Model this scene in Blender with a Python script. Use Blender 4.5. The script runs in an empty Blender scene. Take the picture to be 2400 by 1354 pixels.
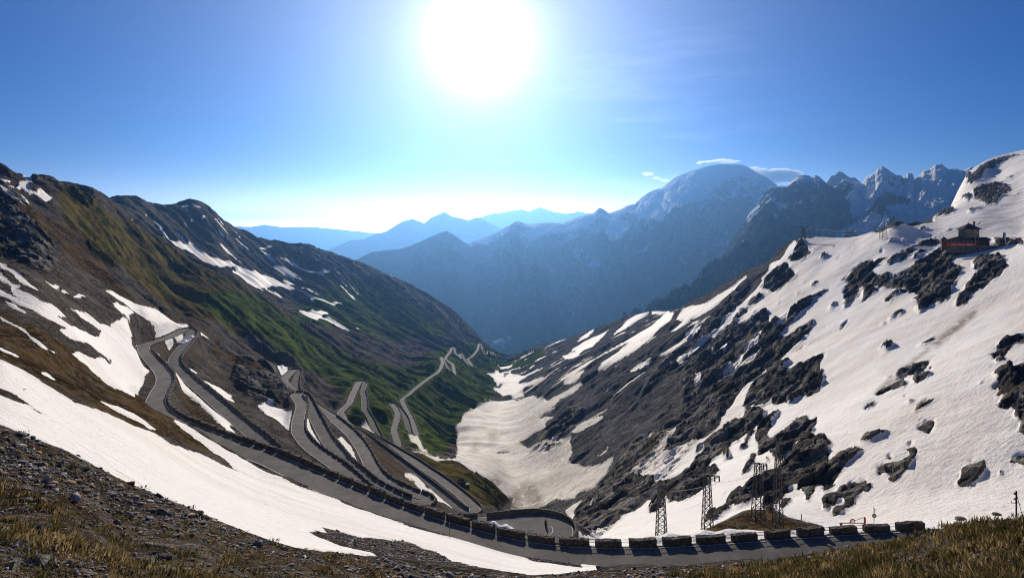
import bpy, bmesh, math, random
import numpy as np
from mathutils import Vector, Matrix

QUALITY = 1.0          # mesh density of the terrain
scene = bpy.context.scene
COL = scene.collection
rng = np.random.default_rng(7)
random.seed(7)

# ------------------------------------------------------------------ camera
F, CX, H0 = 1300.0, 1200.0, 555.0          # focal length, centre and horizon of the photograph (its own pixels)
cam_d = bpy.data.cameras.new("camera")
cam = bpy.data.objects.new("camera", cam_d)
COL.objects.link(cam)
cam.rotation_euler = (math.radians(90), 0, 0)
cam_d.sensor_width = 36.0
cam_d.lens = 36.0 * F / 2400.0
cam_d.shift_y = -(677.0 - H0) / 2400.0
cam_d.clip_start = 0.1
cam_d.clip_end = 120000.0
scene.camera = cam

# ------------------------------------------------------------------ sky and sun
SUN_EL = math.radians(19.5)
SUN_AZ = math.radians(-3.4)                 # measured from +Y towards +X
SUN = Vector((math.sin(SUN_AZ) * math.cos(SUN_EL), math.cos(SUN_AZ) * math.cos(SUN_EL), math.sin(SUN_EL)))
world = bpy.data.worlds.new("World")
scene.world = world
world.use_nodes = True
wn, wl = world.node_tree.nodes, world.node_tree.links
wn.clear()
w_out = wn.new("ShaderNodeOutputWorld")
w_bg = wn.new("ShaderNodeBackground")
w_sky = wn.new("ShaderNodeTexSky")
w_sky.sky_type = 'NISHITA'
w_sky.sun_disc = False
w_sky.sun_elevation = SUN_EL
w_sky.sun_rotation = SUN_AZ
w_sky.altitude = 2700
w_sky.air_density = 1.0
w_sky.dust_density = 0.3
w_sky.ozone_density = 2.0
w_bg.inputs["Strength"].default_value = 0.05
# the bright aureole round the sun itself, and thin cirrus lit by it
w_tc = wn.new("ShaderNodeTexCoord")
w_dot = wn.new("ShaderNodeVectorMath"); w_dot.operation = 'DOT_PRODUCT'
w_dot.inputs[1].default_value = SUN
w_nrm = wn.new("ShaderNodeVectorMath"); w_nrm.operation = 'NORMALIZE'
wl.new(w_tc.outputs["Generated"], w_nrm.inputs[0])
wl.new(w_nrm.outputs[0], w_dot.inputs[0])
w_max = wn.new("ShaderNodeMath"); w_max.operation = 'MAXIMUM'; w_max.inputs[1].default_value = 0.0
wl.new(w_dot.outputs["Value"], w_max.inputs[0])
def w_pow(e, a):
    p = wn.new("ShaderNodeMath"); p.operation = 'POWER'; p.inputs[1].default_value = e
    wl.new(w_max.outputs[0], p.inputs[0])
    m = wn.new("ShaderNodeMath"); m.operation = 'MULTIPLY'; m.inputs[1].default_value = a
    wl.new(p.outputs[0], m.inputs[0])
    return m
def w_add(a, b):
    m = wn.new("ShaderNodeMath"); m.operation = 'ADD'
    wl.new(a.outputs[0], m.inputs[0]); wl.new(b.outputs[0], m.inputs[1])
    return m
w_glow = w_add(w_add(w_pow(300, 22.0), w_pow(44, 8.0)), w_pow(10, 3.6))
# the far horizon, white with dust below the sun
w_sep = wn.new("ShaderNodeSeparateXYZ"); wl.new(w_nrm.outputs[0], w_sep.inputs[0])
def w_m(op, a, b):
    m = wn.new("ShaderNodeMath"); m.operation = op
    for i, v in enumerate((a, b)):
        if isinstance(v, float): m.inputs[i].default_value = v
        else: wl.new(v.outputs[0], m.inputs[i])
    return m
w_abs = wn.new("ShaderNodeMath"); w_abs.operation = 'ABSOLUTE'; wl.new(w_sep.outputs["Z"], w_abs.inputs[0])
w_band = w_m('MULTIPLY', w_m('POWER', w_m('SUBTRACT', 1.0, w_abs), 40.0), w_pow(6, 520.0))
# thin cirrus to the right of the sun
w_map = wn.new("ShaderNodeMapping"); w_map.inputs["Scale"].default_value = (3.0, 3.0, 22.0); w_map.inputs["Rotation"].default_value = (0, .22, 0)
wl.new(w_nrm.outputs[0], w_map.inputs["Vector"])
w_cir = wn.new("ShaderNodeTexNoise"); w_cir.inputs["Scale"].default_value = 1.6; w_cir.inputs["Detail"].default_value = 7; w_cir.inputs["Roughness"].default_value = .6
wl.new(w_map.outputs[0], w_cir.inputs["Vector"])
w_cr = wn.new("ShaderNodeMapRange"); w_cr.interpolation_type = 'SMOOTHSTEP'; w_cr.inputs["From Min"].default_value = .46; w_cr.inputs["From Max"].default_value = .80; w_cr.inputs["To Max"].default_value = 2.3
wl.new(w_cir.outputs["Fac"], w_cr.inputs["Value"])
w_cd = wn.new("ShaderNodeVectorMath"); w_cd.operation = 'DOT_PRODUCT'; w_cd.inputs[1].default_value = Vector((300, 1300, 265)).normalized()
wl.new(w_nrm.outputs[0], w_cd.inputs[0])
w_cm = wn.new("ShaderNodeMath"); w_cm.operation = 'MAXIMUM'; w_cm.inputs[1].default_value = 0.0; wl.new(w_cd.outputs["Value"], w_cm.inputs[0])
w_cirrus = w_m('MULTIPLY', w_cr, w_m('POWER', w_cm, 42.0))
w_glow = w_add(w_add(w_glow, w_band), w_cirrus)
w_gcol = wn.new("ShaderNodeMixRGB"); w_gcol.blend_type = 'MULTIPLY'; w_gcol.inputs[0].default_value = 1.0
w_gcol.inputs[1].default_value = (1.10, 1.0, 0.92, 1)
wl.new(w_glow.outputs[0], w_gcol.inputs[2])
w_sum = wn.new("ShaderNodeMixRGB"); w_sum.blend_type = 'ADD'; w_sum.inputs[0].default_value = 1.0
w_hs = wn.new("ShaderNodeHueSaturation")
w_hs.inputs["Hue"].default_value = 0.505
w_hs.inputs["Saturation"].default_value = 1.5
w_hs.inputs["Value"].default_value = 0.80
wl.new(w_sky.outputs[0], w_hs.inputs["Color"])
w_tint = wn.new("ShaderNodeMixRGB"); w_tint.blend_type = 'MULTIPLY'; w_tint.inputs[0].default_value = 1.0
w_tint.inputs[2].default_value = (0.52, 0.97, 1.45, 1)
wl.new(w_hs.outputs[0], w_tint.inputs[1])
wl.new(w_tint.outputs[0], w_sum.inputs[1])
wl.new(w_gcol.outputs[0], w_sum.inputs[2])
wl.new(w_sum.outputs[0], w_bg.inputs["Color"])
wl.new(w_bg.outputs[0], w_out.inputs["Surface"])

sun_d = bpy.data.lights.new("sun", 'SUN')
sun_d.energy = 5.0
sun_d.angle = math.radians(0.5)
sun_d.color = (1.0, 0.885, 0.72)
sun = bpy.data.objects.new("sun", sun_d)
COL.objects.link(sun)
sun.rotation_euler = SUN.to_track_quat('Z', 'Y').to_euler()
sun.location = (0, 0, 60)

scene.view_settings.view_transform = 'Standard'
scene.view_settings.look = 'None'
scene.view_settings.exposure = 0.15
scene.view_settings.gamma = 1.0
scene.view_settings.use_curve_mapping = False
scene.render.engine = 'CYCLES'
cy = scene.cycles
cy.use_denoising = True
cy.denoising_prefilter = 'NONE'
cy.denoising_input_passes = 'RGB_ALBEDO_NORMAL'
cy.max_bounces = 5
cy.diffuse_bounces = 2
cy.glossy_bounces = 2
cy.volume_bounces = 0
cy.transparent_max_bounces = 6
cy.use_adaptive_sampling = False
cy.filter_width = 1.05
cy.sample_clamp_indirect = 6.0

# ------------------------------------------------------------------ helpers
def unproj(u, Y, d):
    return Vector(((u - CX) / F * d, d, -(Y - H0) / F * d))

def hash2(ix, iy, s):
    h = (ix.astype(np.int64) * 374761393 + iy.astype(np.int64) * 668265263 + s * 974711) & 0xffffffff
    h = ((h ^ (h >> 13)) * 1274126177) & 0xffffffff
    return (h ^ (h >> 16)) & 0xffffffff

def perlin(x, y, s=0):
    x = np.asarray(x, np.float64); y = np.asarray(y, np.float64)
    x0 = np.floor(x); y0 = np.floor(y)
    fx = x - x0; fy = y - y0
    ix = x0.astype(np.int64); iy = y0.astype(np.int64)
    u = fx * fx * fx * (fx * (fx * 6 - 15) + 10)
    v = fy * fy * fy * (fy * (fy * 6 - 15) + 10)
    def g(dx, dy):
        a = hash2(ix + dx, iy + dy, s) * (2 * math.pi / 4294967296.0)
        return np.cos(a) * (fx - dx) + np.sin(a) * (fy - dy)
    a = g(0, 0); b = g(1, 0); c = g(0, 1); d = g(1, 1)
    return ((a + (b - a) * u) + ((c + (d - c) * u) - (a + (b - a) * u)) * v) * 1.4

def sstep(a, b, x):
    t = np.clip((x - a) / (b - a), 0, 1)
    return t * t * (3 - 2 * t)

def make_mesh(name, verts, faces, smooth=True):
    me = bpy.data.meshes.new(name)
    verts = np.asarray(verts, np.float32)
    faces = np.asarray(faces, np.int32)
    n, k = faces.shape
    me.vertices.add(len(verts))
    me.vertices.foreach_set("co", verts.ravel())
    me.loops.add(n * k)
    me.loops.foreach_set("vertex_index", faces.ravel())
    me.polygons.add(n)
    me.polygons.foreach_set("loop_start", np.arange(0, n * k, k, dtype=np.int32))
    me.polygons.foreach_set("loop_total", np.full(n, k, np.int32))
    if smooth:
        me.polygons.foreach_set("use_smooth", np.ones(n, bool))
    me.update(calc_edges=True)
    return me

def grid_faces(nr, nc):
    i = np.arange(nr * nc).reshape(nr, nc)
    return np.stack([i[:-1, :-1], i[:-1, 1:], i[1:, 1:], i[1:, :-1]], -1).reshape(-1, 4)

def add_attr(me, name, arr):
    a = me.attributes.new(name, 'FLOAT', 'POINT')
    a.data.foreach_set("value", np.asarray(arr, np.float32).ravel())

def link(name, me, mat=None, parent=None):
    o = bpy.data.objects.new(name, me)
    COL.objects.link(o)
    if mat is not None:
        me.materials.append(mat)
    if parent is not None:
        o.parent = parent
    return o

def struct(o):
    o["kind"] = "structure"
    return o

def tag(o, label, cat, group=None):
    o["label"] = label; o["category"] = cat
    if group: o["group"] = group
    return o

# node helper ------------------------------------------------------
class NT:
    def __init__(s, name):
        s.m = bpy.data.materials.new(name); s.m.use_nodes = True
        s.n = s.m.node_tree.nodes; s.l = s.m.node_tree.links
        s.b = s.n["Principled BSDF"]
        s.out = s.n["Material Output"]
    def new(s, t, **k):
        n = s.n.new(t)
        for a, v in k.items(): setattr(n, a, v)
        return n
    def put(s, sock, v):
        if hasattr(v, "is_linked") or isinstance(v, bpy.types.NodeSocket): s.l.new(v, sock)
        else: sock.default_value = v
    def math(s, op, a, b=None, c=None, clamp=False):
        n = s.new("ShaderNodeMath", operation=op); n.use_clamp = clamp
        s.put(n.inputs[0], a)
        if b is not None: s.put(n.inputs[1], b)
        if c is not None: s.put(n.inputs[2], c)
        return n.outputs[0]
    def mix(s, f, a, b, mode='MIX'):
        n = s.new("ShaderNodeMixRGB", blend_type=mode)
        s.put(n.inputs[0], f)
        s.put(n.inputs[1], a if not isinstance(a, tuple) else (*a, 1)[:4])
        s.put(n.inputs[2], b if not isinstance(b, tuple) else (*b, 1)[:4])
        return n.outputs[0]
    def attr(s, name):
        return s.new("ShaderNodeAttribute", attribute_name=name).outputs["Fac"]
    def pos(s):
        return s.new("ShaderNodeNewGeometry").outputs["Position"]
    def noise(s, vec, scale, detail=4, rough=0.55, dist=0.0, stretch=None, rot=None):
        if stretch is not None or rot is not None:
            mp = s.new("ShaderNodeMapping", vector_type='TEXTURE')       # turn first, then squeeze
            if rot is not None: mp.inputs["Rotation"].default_value = rot
            if stretch is not None: mp.inputs["Scale"].default_value = tuple(1.0 / v for v in stretch)
            s.l.new(vec, mp.inputs["Vector"]); vec = mp.outputs[0]
        n = s.new("ShaderNodeTexNoise")
        n.inputs["Scale"].default_value = scale; n.inputs["Detail"].default_value = detail
        n.inputs["Roughness"].default_value = rough; n.inputs["Distortion"].default_value = dist
        s.l.new(vec, n.inputs["Vector"])
        return n.outputs["Fac"]
    def vor(s, vec, scale, feature='F1', out="Distance", rnd=1.0):
        n = s.new("ShaderNodeTexVoronoi", feature=feature)
        n.inputs["Scale"].default_value = scale
        n.inputs["Randomness"].default_value = rnd
        s.l.new(vec, n.inputs["Vector"])
        return n.outputs[out]
    def ss(s, a, b, x):
        n = s.new("ShaderNodeMapRange", interpolation_type='SMOOTHSTEP')
        s.put(n.inputs["Value"], x); n.inputs["From Min"].default_value = a; n.inputs["From Max"].default_value = b
        return n.outputs["Result"]
    def bump(s, h, strength, dist, normal=None):
        n = s.new("ShaderNodeBump")
        s.put(n.inputs["Strength"], strength); n.inputs["Distance"].default_value = dist
        s.l.new(h, n.inputs["Height"])
        if normal is not None: s.l.new(normal, n.inputs["Normal"])
        return n.outputs[0]
    def fin(s, color, rough=0.85, normal=None, spec=0.25):
        s.put(s.b.inputs["Base Color"], color if not isinstance(color, tuple) else (*color, 1)[:4])
        s.put(s.b.inputs["Roughness"], rough)
        s.put(s.b.inputs["Specular IOR Level"], spec)
        if normal is not None: s.l.new(normal, s.b.inputs["Normal"])
        return s.m

# ------------------------------------------------------------------ the pass road (traced, then laid out in metres at a steady grade)
ROAD = """
2600 1252,2330 1263,2120 1271,2000 1278,1900 1285,1800 1293,1700 1300,1600 1306,1500 1310,1400 1309,1300 1302,1200 1287,1100 1262,1000 1231,900 1195,800 1152,700 1107,640 1079,600 1064,550 1046,500 1027,450 1006,410 989,378 968,364 945,372 920,384 898,384 880,372 862,352 840,340 825,336 814,345 806,370 798,395 790,415 781,428 774,438 771,447 774,448 782,441 795,428 812,415 828,408 842,412 858,428 876,450 895,480 920,520 955,560 990,600 1022,635 1054,665 1088,
740 1150,880 1205,1020 1245,1120 1265,1190 1276,1250 1276,1295 1268,1316 1254,1320 1240,1312 1227,1290 1218,1255 1213,1200 1217,1150 1222,1100 1224,1050 1222,1000 1215,950 1203,910 1190,880 1175,858 1156,835 1133,805 1105,780 1085,752 1066,722 1043,705 1022,698 1008,699 984,705 959,706 947,699 935,693 927,697 921,709 925,719 939,729 960,741 984,762 1024,785 1053,805 1078,837 1106,870 1133,912 1156,950 1173,975 1180,994 1180,997 1173,985 1164,955 1154,933 1143,911 1133,889 1117,871 1095,859 1071,847 1049,830 1025,812 1007,790 988,770 973,752 962,
720 940,690 918,668 898,666 890,671 884,681 874,689 867,696 866,697 872,694 880,692 896,692 908,
697 920,712 938,735 957,765 978,800 996,837 1013,871 1036,903 1060,940 1087,974 1113,1007 1138,1036 1161,1066 1185,1088 1199,1104 1202,1113 1196,1110 1186,1081 1160,1051 1136,1021 1114,999 1100,970 1080,933 1058,903 1040,
880 1027,850 1012,825 1000,808 987,804 978,798 967,803 959,813 950,820 942,824 930,829 919,836 906,841 896,848 893,854 896,852 908,849 915,852 926,854 945,854 957,858 967,868 982,875 998,884 1016,889 1028,
900 1050,915 1062,930 1058,932 1038,926 1021,923 1007,927 992,931 974,930 963,922 950,917 945,921 944,930 952,941 965,950 980,955 996,958 1011,962 1020,971 1022,977 1018,972 1006,968 993,960 974,952 960,945 945,942 937,945 933,956 926,968 915,981 904,994 894,1006 885,1019 877,1026 872,1033 862,1037 850,1035 840,1034 837,1039 843,1044 854,1052 867,1058 877,1063 882,1065 875,1063 863,1061 854,1053 848,1048 845,1044 841,1048 833,1055 824,1059 815,1064 815,1067 826,1072 836,1077 840,1079 838,1076 830,1079 828,1082 830,1086 838,1094 849,1101 857,1106 856,1100 848,1096 841,1106 835,1116 824,1121 814,1122 806,1126 806,1131 818,1137 829,1141 828,1146 821,1152 829,1157 834,1160 834,1156 825
"""
RPX = np.array([[float(a) for a in p.split()] for p in ROAD.replace("\n", "").split(",")])
def solve_road(h):
    out = []; prev = None
    for u, Y in RPX:
        o = Y - H0
        if prev is not None:
            hh = h; g = 0.045 if h < 90 else 0.07
            for _ in range(60):
                d = hh * F / o; x = (u - CX) / F * d
                hn = h + g * math.hypot(x - prev[0], d - prev[1])
                if abs(hn - hh) < 1e-4: break
                hh = .5 * hh + .5 * hn
            h = hh
        d = h * F / o; x = (u - CX) / F * d
        out.append((x, d, -h)); prev = (x, d)
    return np.array(out)
RP = solve_road(37.5)

def spline(P, step):
    P = np.asarray(P, float)
    Q = np.vstack([2 * P[0] - P[1], P, 2 * P[-1] - P[-2]])
    out, par = [], []
    for i in range(1, len(Q) - 2):
        a, b, c, d = Q[i - 1], Q[i], Q[i + 1], Q[i + 2]
        n = max(2, int(np.linalg.norm(c - b) / step) + 1)
        for t in np.arange(n) / n:
            out.append(.5 * (2 * b + (c - a) * t + (2 * a - 5 * b + 4 * c - d) * t * t + (3 * b - a - 3 * c + d) * t ** 3))
            par.append(i - 1 + t)
    out.append(P[-1]); par.append(len(P) - 1)
    return np.array(out), np.array(par)
RC, RPAR = spline(RP, 1.2)
for _ in range(3):                                   # ease the kinks of the tracing
    RC[1:-1, :2] = .25 * RC[:-2, :2] + .5 * RC[1:-1, :2] + .25 * RC[2:, :2]
RT = np.gradient(RC[:, :2], axis=0)
RT /= np.linalg.norm(RT, axis=1)[:, None] + 1e-9
RN = np.stack([RT[:, 1], -RT[:, 0]], 1)              # right-hand side when driving down
RW = 2.6                                             # half width of the asphalt
# ------------------------------------------------------------------ terrain: heights known along ridges, road and valley, the ground spanned between
CTRL = """
-400 2028 1.5;0 2028 1.5;600 2028 1.5;1200 2028 1.5;1800 2028 1.5;2400 2028 1.5;2800 2028 1.5
-400 1380 3;0 1420 3.2;300 1430 3.5;600 1430 4;900 1450 5.5;1200 1450 7.5;1500 1440 7;1800 1420 5;2100 1400 3.6;2400 1420 3;2800 1420 2.8
0 1200 6;300 1280 7;600 1345 8;900 1375 9.5;1200 1400 11;1500 1385 10;1800 1350 8;2100 1320 6;2400 1290 4.8
L -400 900 8.5;-200 940 9;0 1003 10;150 1062 10.5;300 1135 11;470 1205 11.5;600 1262 12;700 1292 12.6;800 1302 13.2;900 1312 14;1000 1332 15;1200 1354 16;1300 1352 18;1400 1338 19;1500 1329 18;1600 1326 17;1700 1325 14.5;1850 1313 12.5;1960 1299 11.5;2040 1285 11.2;2120 1265 11;2180 1248 10;2300 1222 9;2400 1214 8.6;2600 1200 8.2;2800 1190 8
0 1040 13.5;150 1090 14;300 1160 14.5;470 1228 15;600 1278 15.5;-200 970 13
-300 860 22;0 985 18;0 920 32;0 850 58;150 1048 20;150 985 38;150 900 72
300 1122 19;300 1040 45;300 965 85;450 1190 22;450 1110 52;450 1045 92
600 1252 22;600 1180 50;600 1112 88;750 1290 25;750 1225 48;750 1160 84;900 1300 28;900 1255 48;900 1212 74
1050 1318 30;1050 1285 50;1200 1344 30;1200 1322 50;1200 1306 62;1330 1338 50;1400 1345 34;1400 1338 52;1500 1345 45;1600 1342 40;1800 1338 32;2000 1322 30;2200 1300 30;2400 1290 30;2600 1280 30
1400 1326 64;1600 1325 64;1800 1310 64;2000 1290 64;2200 1268 64;2400 1255 64;2600 1246 64
1400 1302 78;1600 1300 78;1800 1284 78;2000 1262 78;1200 1283 80;1000 1230 86
L 1640 1252 95;1690 1225 100;1760 1190 108;1800 1197 106;1850 1215 99;1930 1234 93;2050 1246 92;2200 1236 92;2400 1228 92;2600 1220 92
1500 1282 95;1560 1272 100;1400 1296 88;1300 1300 90;1200 1300 92;1760 1215 124
L -400 830 45;0 840 64;200 890 90;320 938 106;400 985 108;480 1020 106
0 800 74;0 740 105;0 650 165;0 560 250;0 480 320;0 420 372;0 388 410;0 440 540;0 520 900
-400 650 80;-400 450 200;-400 300 340;-400 240 420;-400 330 700;-200 760 75;-200 560 190;-200 420 320;-200 335 415;-200 420 700
100 432 450;100 520 330;100 600 235;100 700 140;100 790 90;130 441 470
200 560 400;200 650 280;200 740 190;200 810 132;250 750 215;250 830 150;300 600 480;300 690 310;300 760 232;300 840 196;290 900 150;330 905 180
330 690 400;420 742 420;395 760 310;350 735 290;400 850 240;430 930 200;460 880 245;400 950 165;470 990 140;540 1030 128;600 1050 122
L 130 441 470;170 452 520;210 455 560;250 465 600;300 515 640;380 565 690;450 612 740;540 640 800;600 680 850;680 732 930
400 640 600;400 700 480;500 700 560;480 760 420;600 760 600;560 815 445;640 850 470;700 840 540;690 800 620;750 850 620;800 850 720;850 860 740;900 850 820;960 880 800;1000 850 960;780 800 780;880 800 980
500 810 370;560 860 345;600 900 320;640 920 300;620 960 250;660 1000 230;560 960 225;520 900 280;640 1020 190;670 960 270
820 960 420;760 900 560;880 900 620;860 1000 400;900 950 540;980 960 640;1000 1000 570;1020 960 680;1060 900 920
L 250 500 850;350 575 850;450 630 900;550 672 960;640 715 1010
400 568 1000;500 612 1050;600 652 1100;700 700 1160;790 716 1200;800 640 1400;700 620 1380
L 200 480 1050;270 462 1100;330 465 1150;345 478 1150;368 497 1150;388 491 1180;425 482 1260;440 472 1290;455 461 1300;470 473 1325;490 487 1350;520 515 1370;560 545 1400;620 568 1450;680 575 1470;735 582 1500;800 608 1520;860 632 1550;950 665 1600;1000 690 1630;1050 722 1660;1090 752 1680;1130 800 1690;1165 832 1690
455 540 1200;560 600 1250;620 620 1300;850 700 1380;900 720 1400;900 780 1150;960 780 1250;1000 760 1400;1000 800 1200;1060 790 1400;940 830 1000;1020 830 1080;1090 800 1580
200 600 1500;455 600 1800;735 660 2000;950 760 2100;1130 850 2100;1200 900 2200;1400 900 2200;1600 880 1700
L 1225 1197 350;1200 1120 425;1160 1060 505;1130 1000 620;1160 960 740;1190 905 950;1180 872 1150;1185 850 1350;1195 834 1530
1225 1240 300;1250 1260 240;1060 1035 590;1085 985 650;1140 945 770;1130 900 960;1120 870 1130;1150 850 1320
1150 1100 400;1100 1108 360;1060 1090 340;1130 1150 330;1180 1165 355;1200 1180 350;1150 1190 270;1050 1110 330;1010 1080 350;960 1050 400
1290 1183 330;1280 1100 430;1230 905 950
1345 1225 170
1360 1265 140;1500 1262 120;1600 1262 118
L 1190 840 1600;1250 815 1520;1320 795 1420;1380 775 1350;1440 752 1280;1490 735 1220;1550 726 1130;1600 726 1050;1660 705 950;1700 688 900;1760 640 800;1800 620 740;1840 578 680;1870 563 650;1930 559 630;2000 555 620;2070 545 620;2130 530 630;2180 516 650
1250 880 2000;1380 850 1800;1490 820 1600;1600 800 1400;1700 780 1250;1760 740 1100;1800 720 1050;1870 640 900;2000 640 900;2130 620 900
2200 530 560;2300 500 560;2400 500 520;2300 545 470;2400 540 450;2250 545 480
L 2190 508 800;2235 490 880;2262 470 950
2300 478 800;2400 470 700;2400 420 950;2330 420 1150;2500 430 700
L 2245 440 1200;2265 405 1300;2300 380 1360;2330 366 1400;2400 353 1450;2500 330 1450;2800 300 1400
2240 560 1500;2330 450 1800;2400 440 1900;2600 420 1900;2180 620 1300
L -400 900 3600;0 900 3600;600 900 3600;1200 920 3600;1800 900 3600;2400 800 3600;2800 800 3600
"""
cp = []
for line in CTRL.strip().split("\n"):
    lin = line.startswith("L ")
    P = np.array([[float(a) for a in p.split()] for p in line.lstrip("L ").split(";")])
    if lin:
        Q = []
        for a, b in zip(P[:-1], P[1:]):
            n = max(1, int(abs(b[0] - a[0]) / 14))
            for t in np.arange(n) / n:
                Q.append([a[0] + (b[0] - a[0]) * t, a[1] + (b[1] - a[1]) * t, math.exp(math.log(a[2]) + (math.log(b[2]) - math.log(a[2])) * t)])
        Q.append(P[-1]); P = np.array(Q)
    cp.append(P)
# the right-hand flank: a slope rising from the valley line, steeper away from the pass
MY = [90, 115, 150, 200, 260, 350, 400, 500, 650, 800, 950, 1050, 1200, 1350, 1500]
MZ = [-60, -70, -88, -115, -145, -172, -181, -195, -214, -233, -252, -264, -285, -304, -325]
MX = [12, 12, 12, 10, 10, 10, 10, 5, 0, 0, 8, 8, 0, -5, -5]
MS = [.08, .16, .30, .43, .50, .55, .56, .58, .62, .535, .45, .40, .415, .42, .42]
def flank(x, y): return np.interp(y, MY, MZ) + np.interp(y, MY, MS) * (x - np.interp(y, MY, MX))
SKY = np.array([[float(a) for a in p.split()] for p in CTRL.split("L 1190 840 1600")[1].split("\n")[0].lstrip(";").split(";")])
for u in np.arange(1270, 2780, 55.0):
    dmax = np.interp(u, SKY[:, 0], SKY[:, 2]) * .93 if u < 2150 else 425
    for d in np.exp(np.arange(math.log(128), math.log(1500), .13)):
        x = (u - CX) / F * d; z = flank(x, d); Y = H0 - z / d * F
        if d < dmax and not (u > 2130 and d > 330) and x > np.interp(d, MY, MX) + 12 and not (1640 < u < 1960 and d < 140): cp.append(np.array([[u, Y, d]]))
cp.append(np.column_stack([RPX, RP[:, 1]]))
cp = np.vstack(cp)
US, VS = 200.0, 0.75
A = np.column_stack([cp[:, 0] / US, np.log(cp[:, 2]) / VS])
D = np.linalg.norm(A[:, None] - A[None], axis=2)
ok = np.ones(len(A), bool)                           # drop near-duplicates, the later (road) points win
for i in range(len(A)):
    if (D[i, i + 1:] < 0.02).any(): ok[i] = False
cp, A, D = cp[ok], A[ok], D[ok][:, ok]
n = len(A)
K = np.zeros((n + 3, n + 3))
K[:n, :n] = -D - 0.004 * np.eye(n) * 0
K[:n, n] = 1; K[:n, n + 1:] = A; K[n, :n] = 1; K[n + 1:, :n] = A.T
wts = np.linalg.solve(K, np.r_[cp[:, 1], 0, 0, 0])
ULO, UHI, VLO, VHI = -420.0, 2820.0, math.log(1.5), math.log(3600.0)
cu = np.arange(ULO - 24, UHI + 36, 12.0)
cv = np.arange(VLO - 0.04, VHI + 0.06, 0.02)
CU, CV = np.meshgrid(cu / US, cv / VS)
q = np.column_stack([CU.ravel(), CV.ravel()])
Yc = np.empty(len(q))
for s in range(0, len(q), 8000):
    e = q[s:s + 8000]
    dd = np.sqrt((e[:, :1] - A[None, :, 0]) ** 2 + (e[:, 1:] - A[None, :, 1]) ** 2)
    Yc[s:s + 8000] = -dd @ wts[:n] + wts[n] + e @ wts[n + 1:]
Yc = Yc.reshape(CU.shape)
for _ in range(2):
    Yc[1:-1] = .25 * Yc[:-2] + .5 * Yc[1:-1] + .25 * Yc[2:]
    Yc[:, 1:-1] = .25 * Yc[:, :-2] + .5 * Yc[:, 1:-1] + .25 * Yc[:, 2:]

def cubic(t):
    return np.stack([-.5 * t + t * t - .5 * t ** 3, 1 - 2.5 * t * t + 1.5 * t ** 3, .5 * t + 2 * t * t - 1.5 * t ** 3, -.5 * t * t + .5 * t ** 3])
def resamp(Z, x0, dx, x, axis):
    f = (x - x0) / dx; i = np.clip(np.floor(f).astype(int), 1, Z.shape[axis] - 3); w = cubic(f - i)
    out = 0
    for k in range(4):
        sl = np.take(Z, i + k - 1, axis=axis)
        out = out + sl * (w[k][:, None] if axis == 0 else w[k][None, :])
    return out
def rows(a, b, n): return np.linspace(math.log(a), math.log(b), n, endpoint=False)
gv = np.concatenate([rows(1.5, 14, int(150 * QUALITY)), rows(14, 60, int(190 * QUALITY)), rows(60, 1750, int(880 * QUALITY)), rows(1750, 3600, int(50 * QUALITY))])
gu = np.concatenate([np.arange(ULO, -30, 5.0 / QUALITY), np.arange(-30, 2430, 2.4 / QUALITY), np.arange(2430, UHI, 5.0 / QUALITY)])
Yg = resamp(resamp(Yc, cv[0], 0.02, gv, 0), cu[0], 12.0, gu, 1)
# the same slope carried on to both sides and under the camera's feet
ext_l = np.arange(ULO - 3000, ULO, 60.0); ext_r = np.arange(UHI + 40, UHI + 3000, 60.0)
Yg = np.concatenate([np.repeat(Yg[:, :1], len(ext_l), 1), Yg, np.repeat(Yg[:, -1:], len(ext_r), 1)], 1)
gu = np.concatenate([ext_l, gu, ext_r])
nv = np.log(np.linspace(.3, 1.45, 12))
Yn = H0 + (Yg[:1] - H0) * (1.5 / np.exp(nv))[:, None]
gv = np.concatenate([nv, gv]); Yg = np.concatenate([Yn, Yg], 0)
GU, GV = np.meshgrid(gu, gv)
GD = np.exp(GV)
TX = (GU - CX) / F * GD
TY = GD
TZ = -(Yg - H0) / F * GD
NR, NC = TX.shape
print("terrain", NR, NC, n)

def grid_at(Z, u, d):                                # bilinear look-up on the terrain's own rows and columns
    j = np.clip(np.searchsorted(gu, u) - 1, 0, NC - 2); i = np.clip(np.searchsorted(gv, np.log(d)) - 1, 0, NR - 2)
    tu = np.clip((u - gu[j]) / (gu[j + 1] - gu[j]), 0, 1); tv = np.clip((np.log(d) - gv[i]) / (gv[i + 1] - gv[i]), 0, 1)
    return (Z[i, j] * (1 - tu) + Z[i, j + 1] * tu) * (1 - tv) + (Z[i + 1, j] * (1 - tu) + Z[i + 1, j + 1] * tu) * tv
def ground(x, y):
    x = np.asarray(x, float); y = np.maximum(np.asarray(y, float), .35)
    return grid_at(TZ, x / y * F + CX, y)
CREST = np.array([float(a) for p in CTRL.split("L ")[1].split("\n")[0].split(";") for a in p.split()]).reshape(-1, 3)
crest_d = np.interp(gu, CREST[:, 0], CREST[:, 2])
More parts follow.
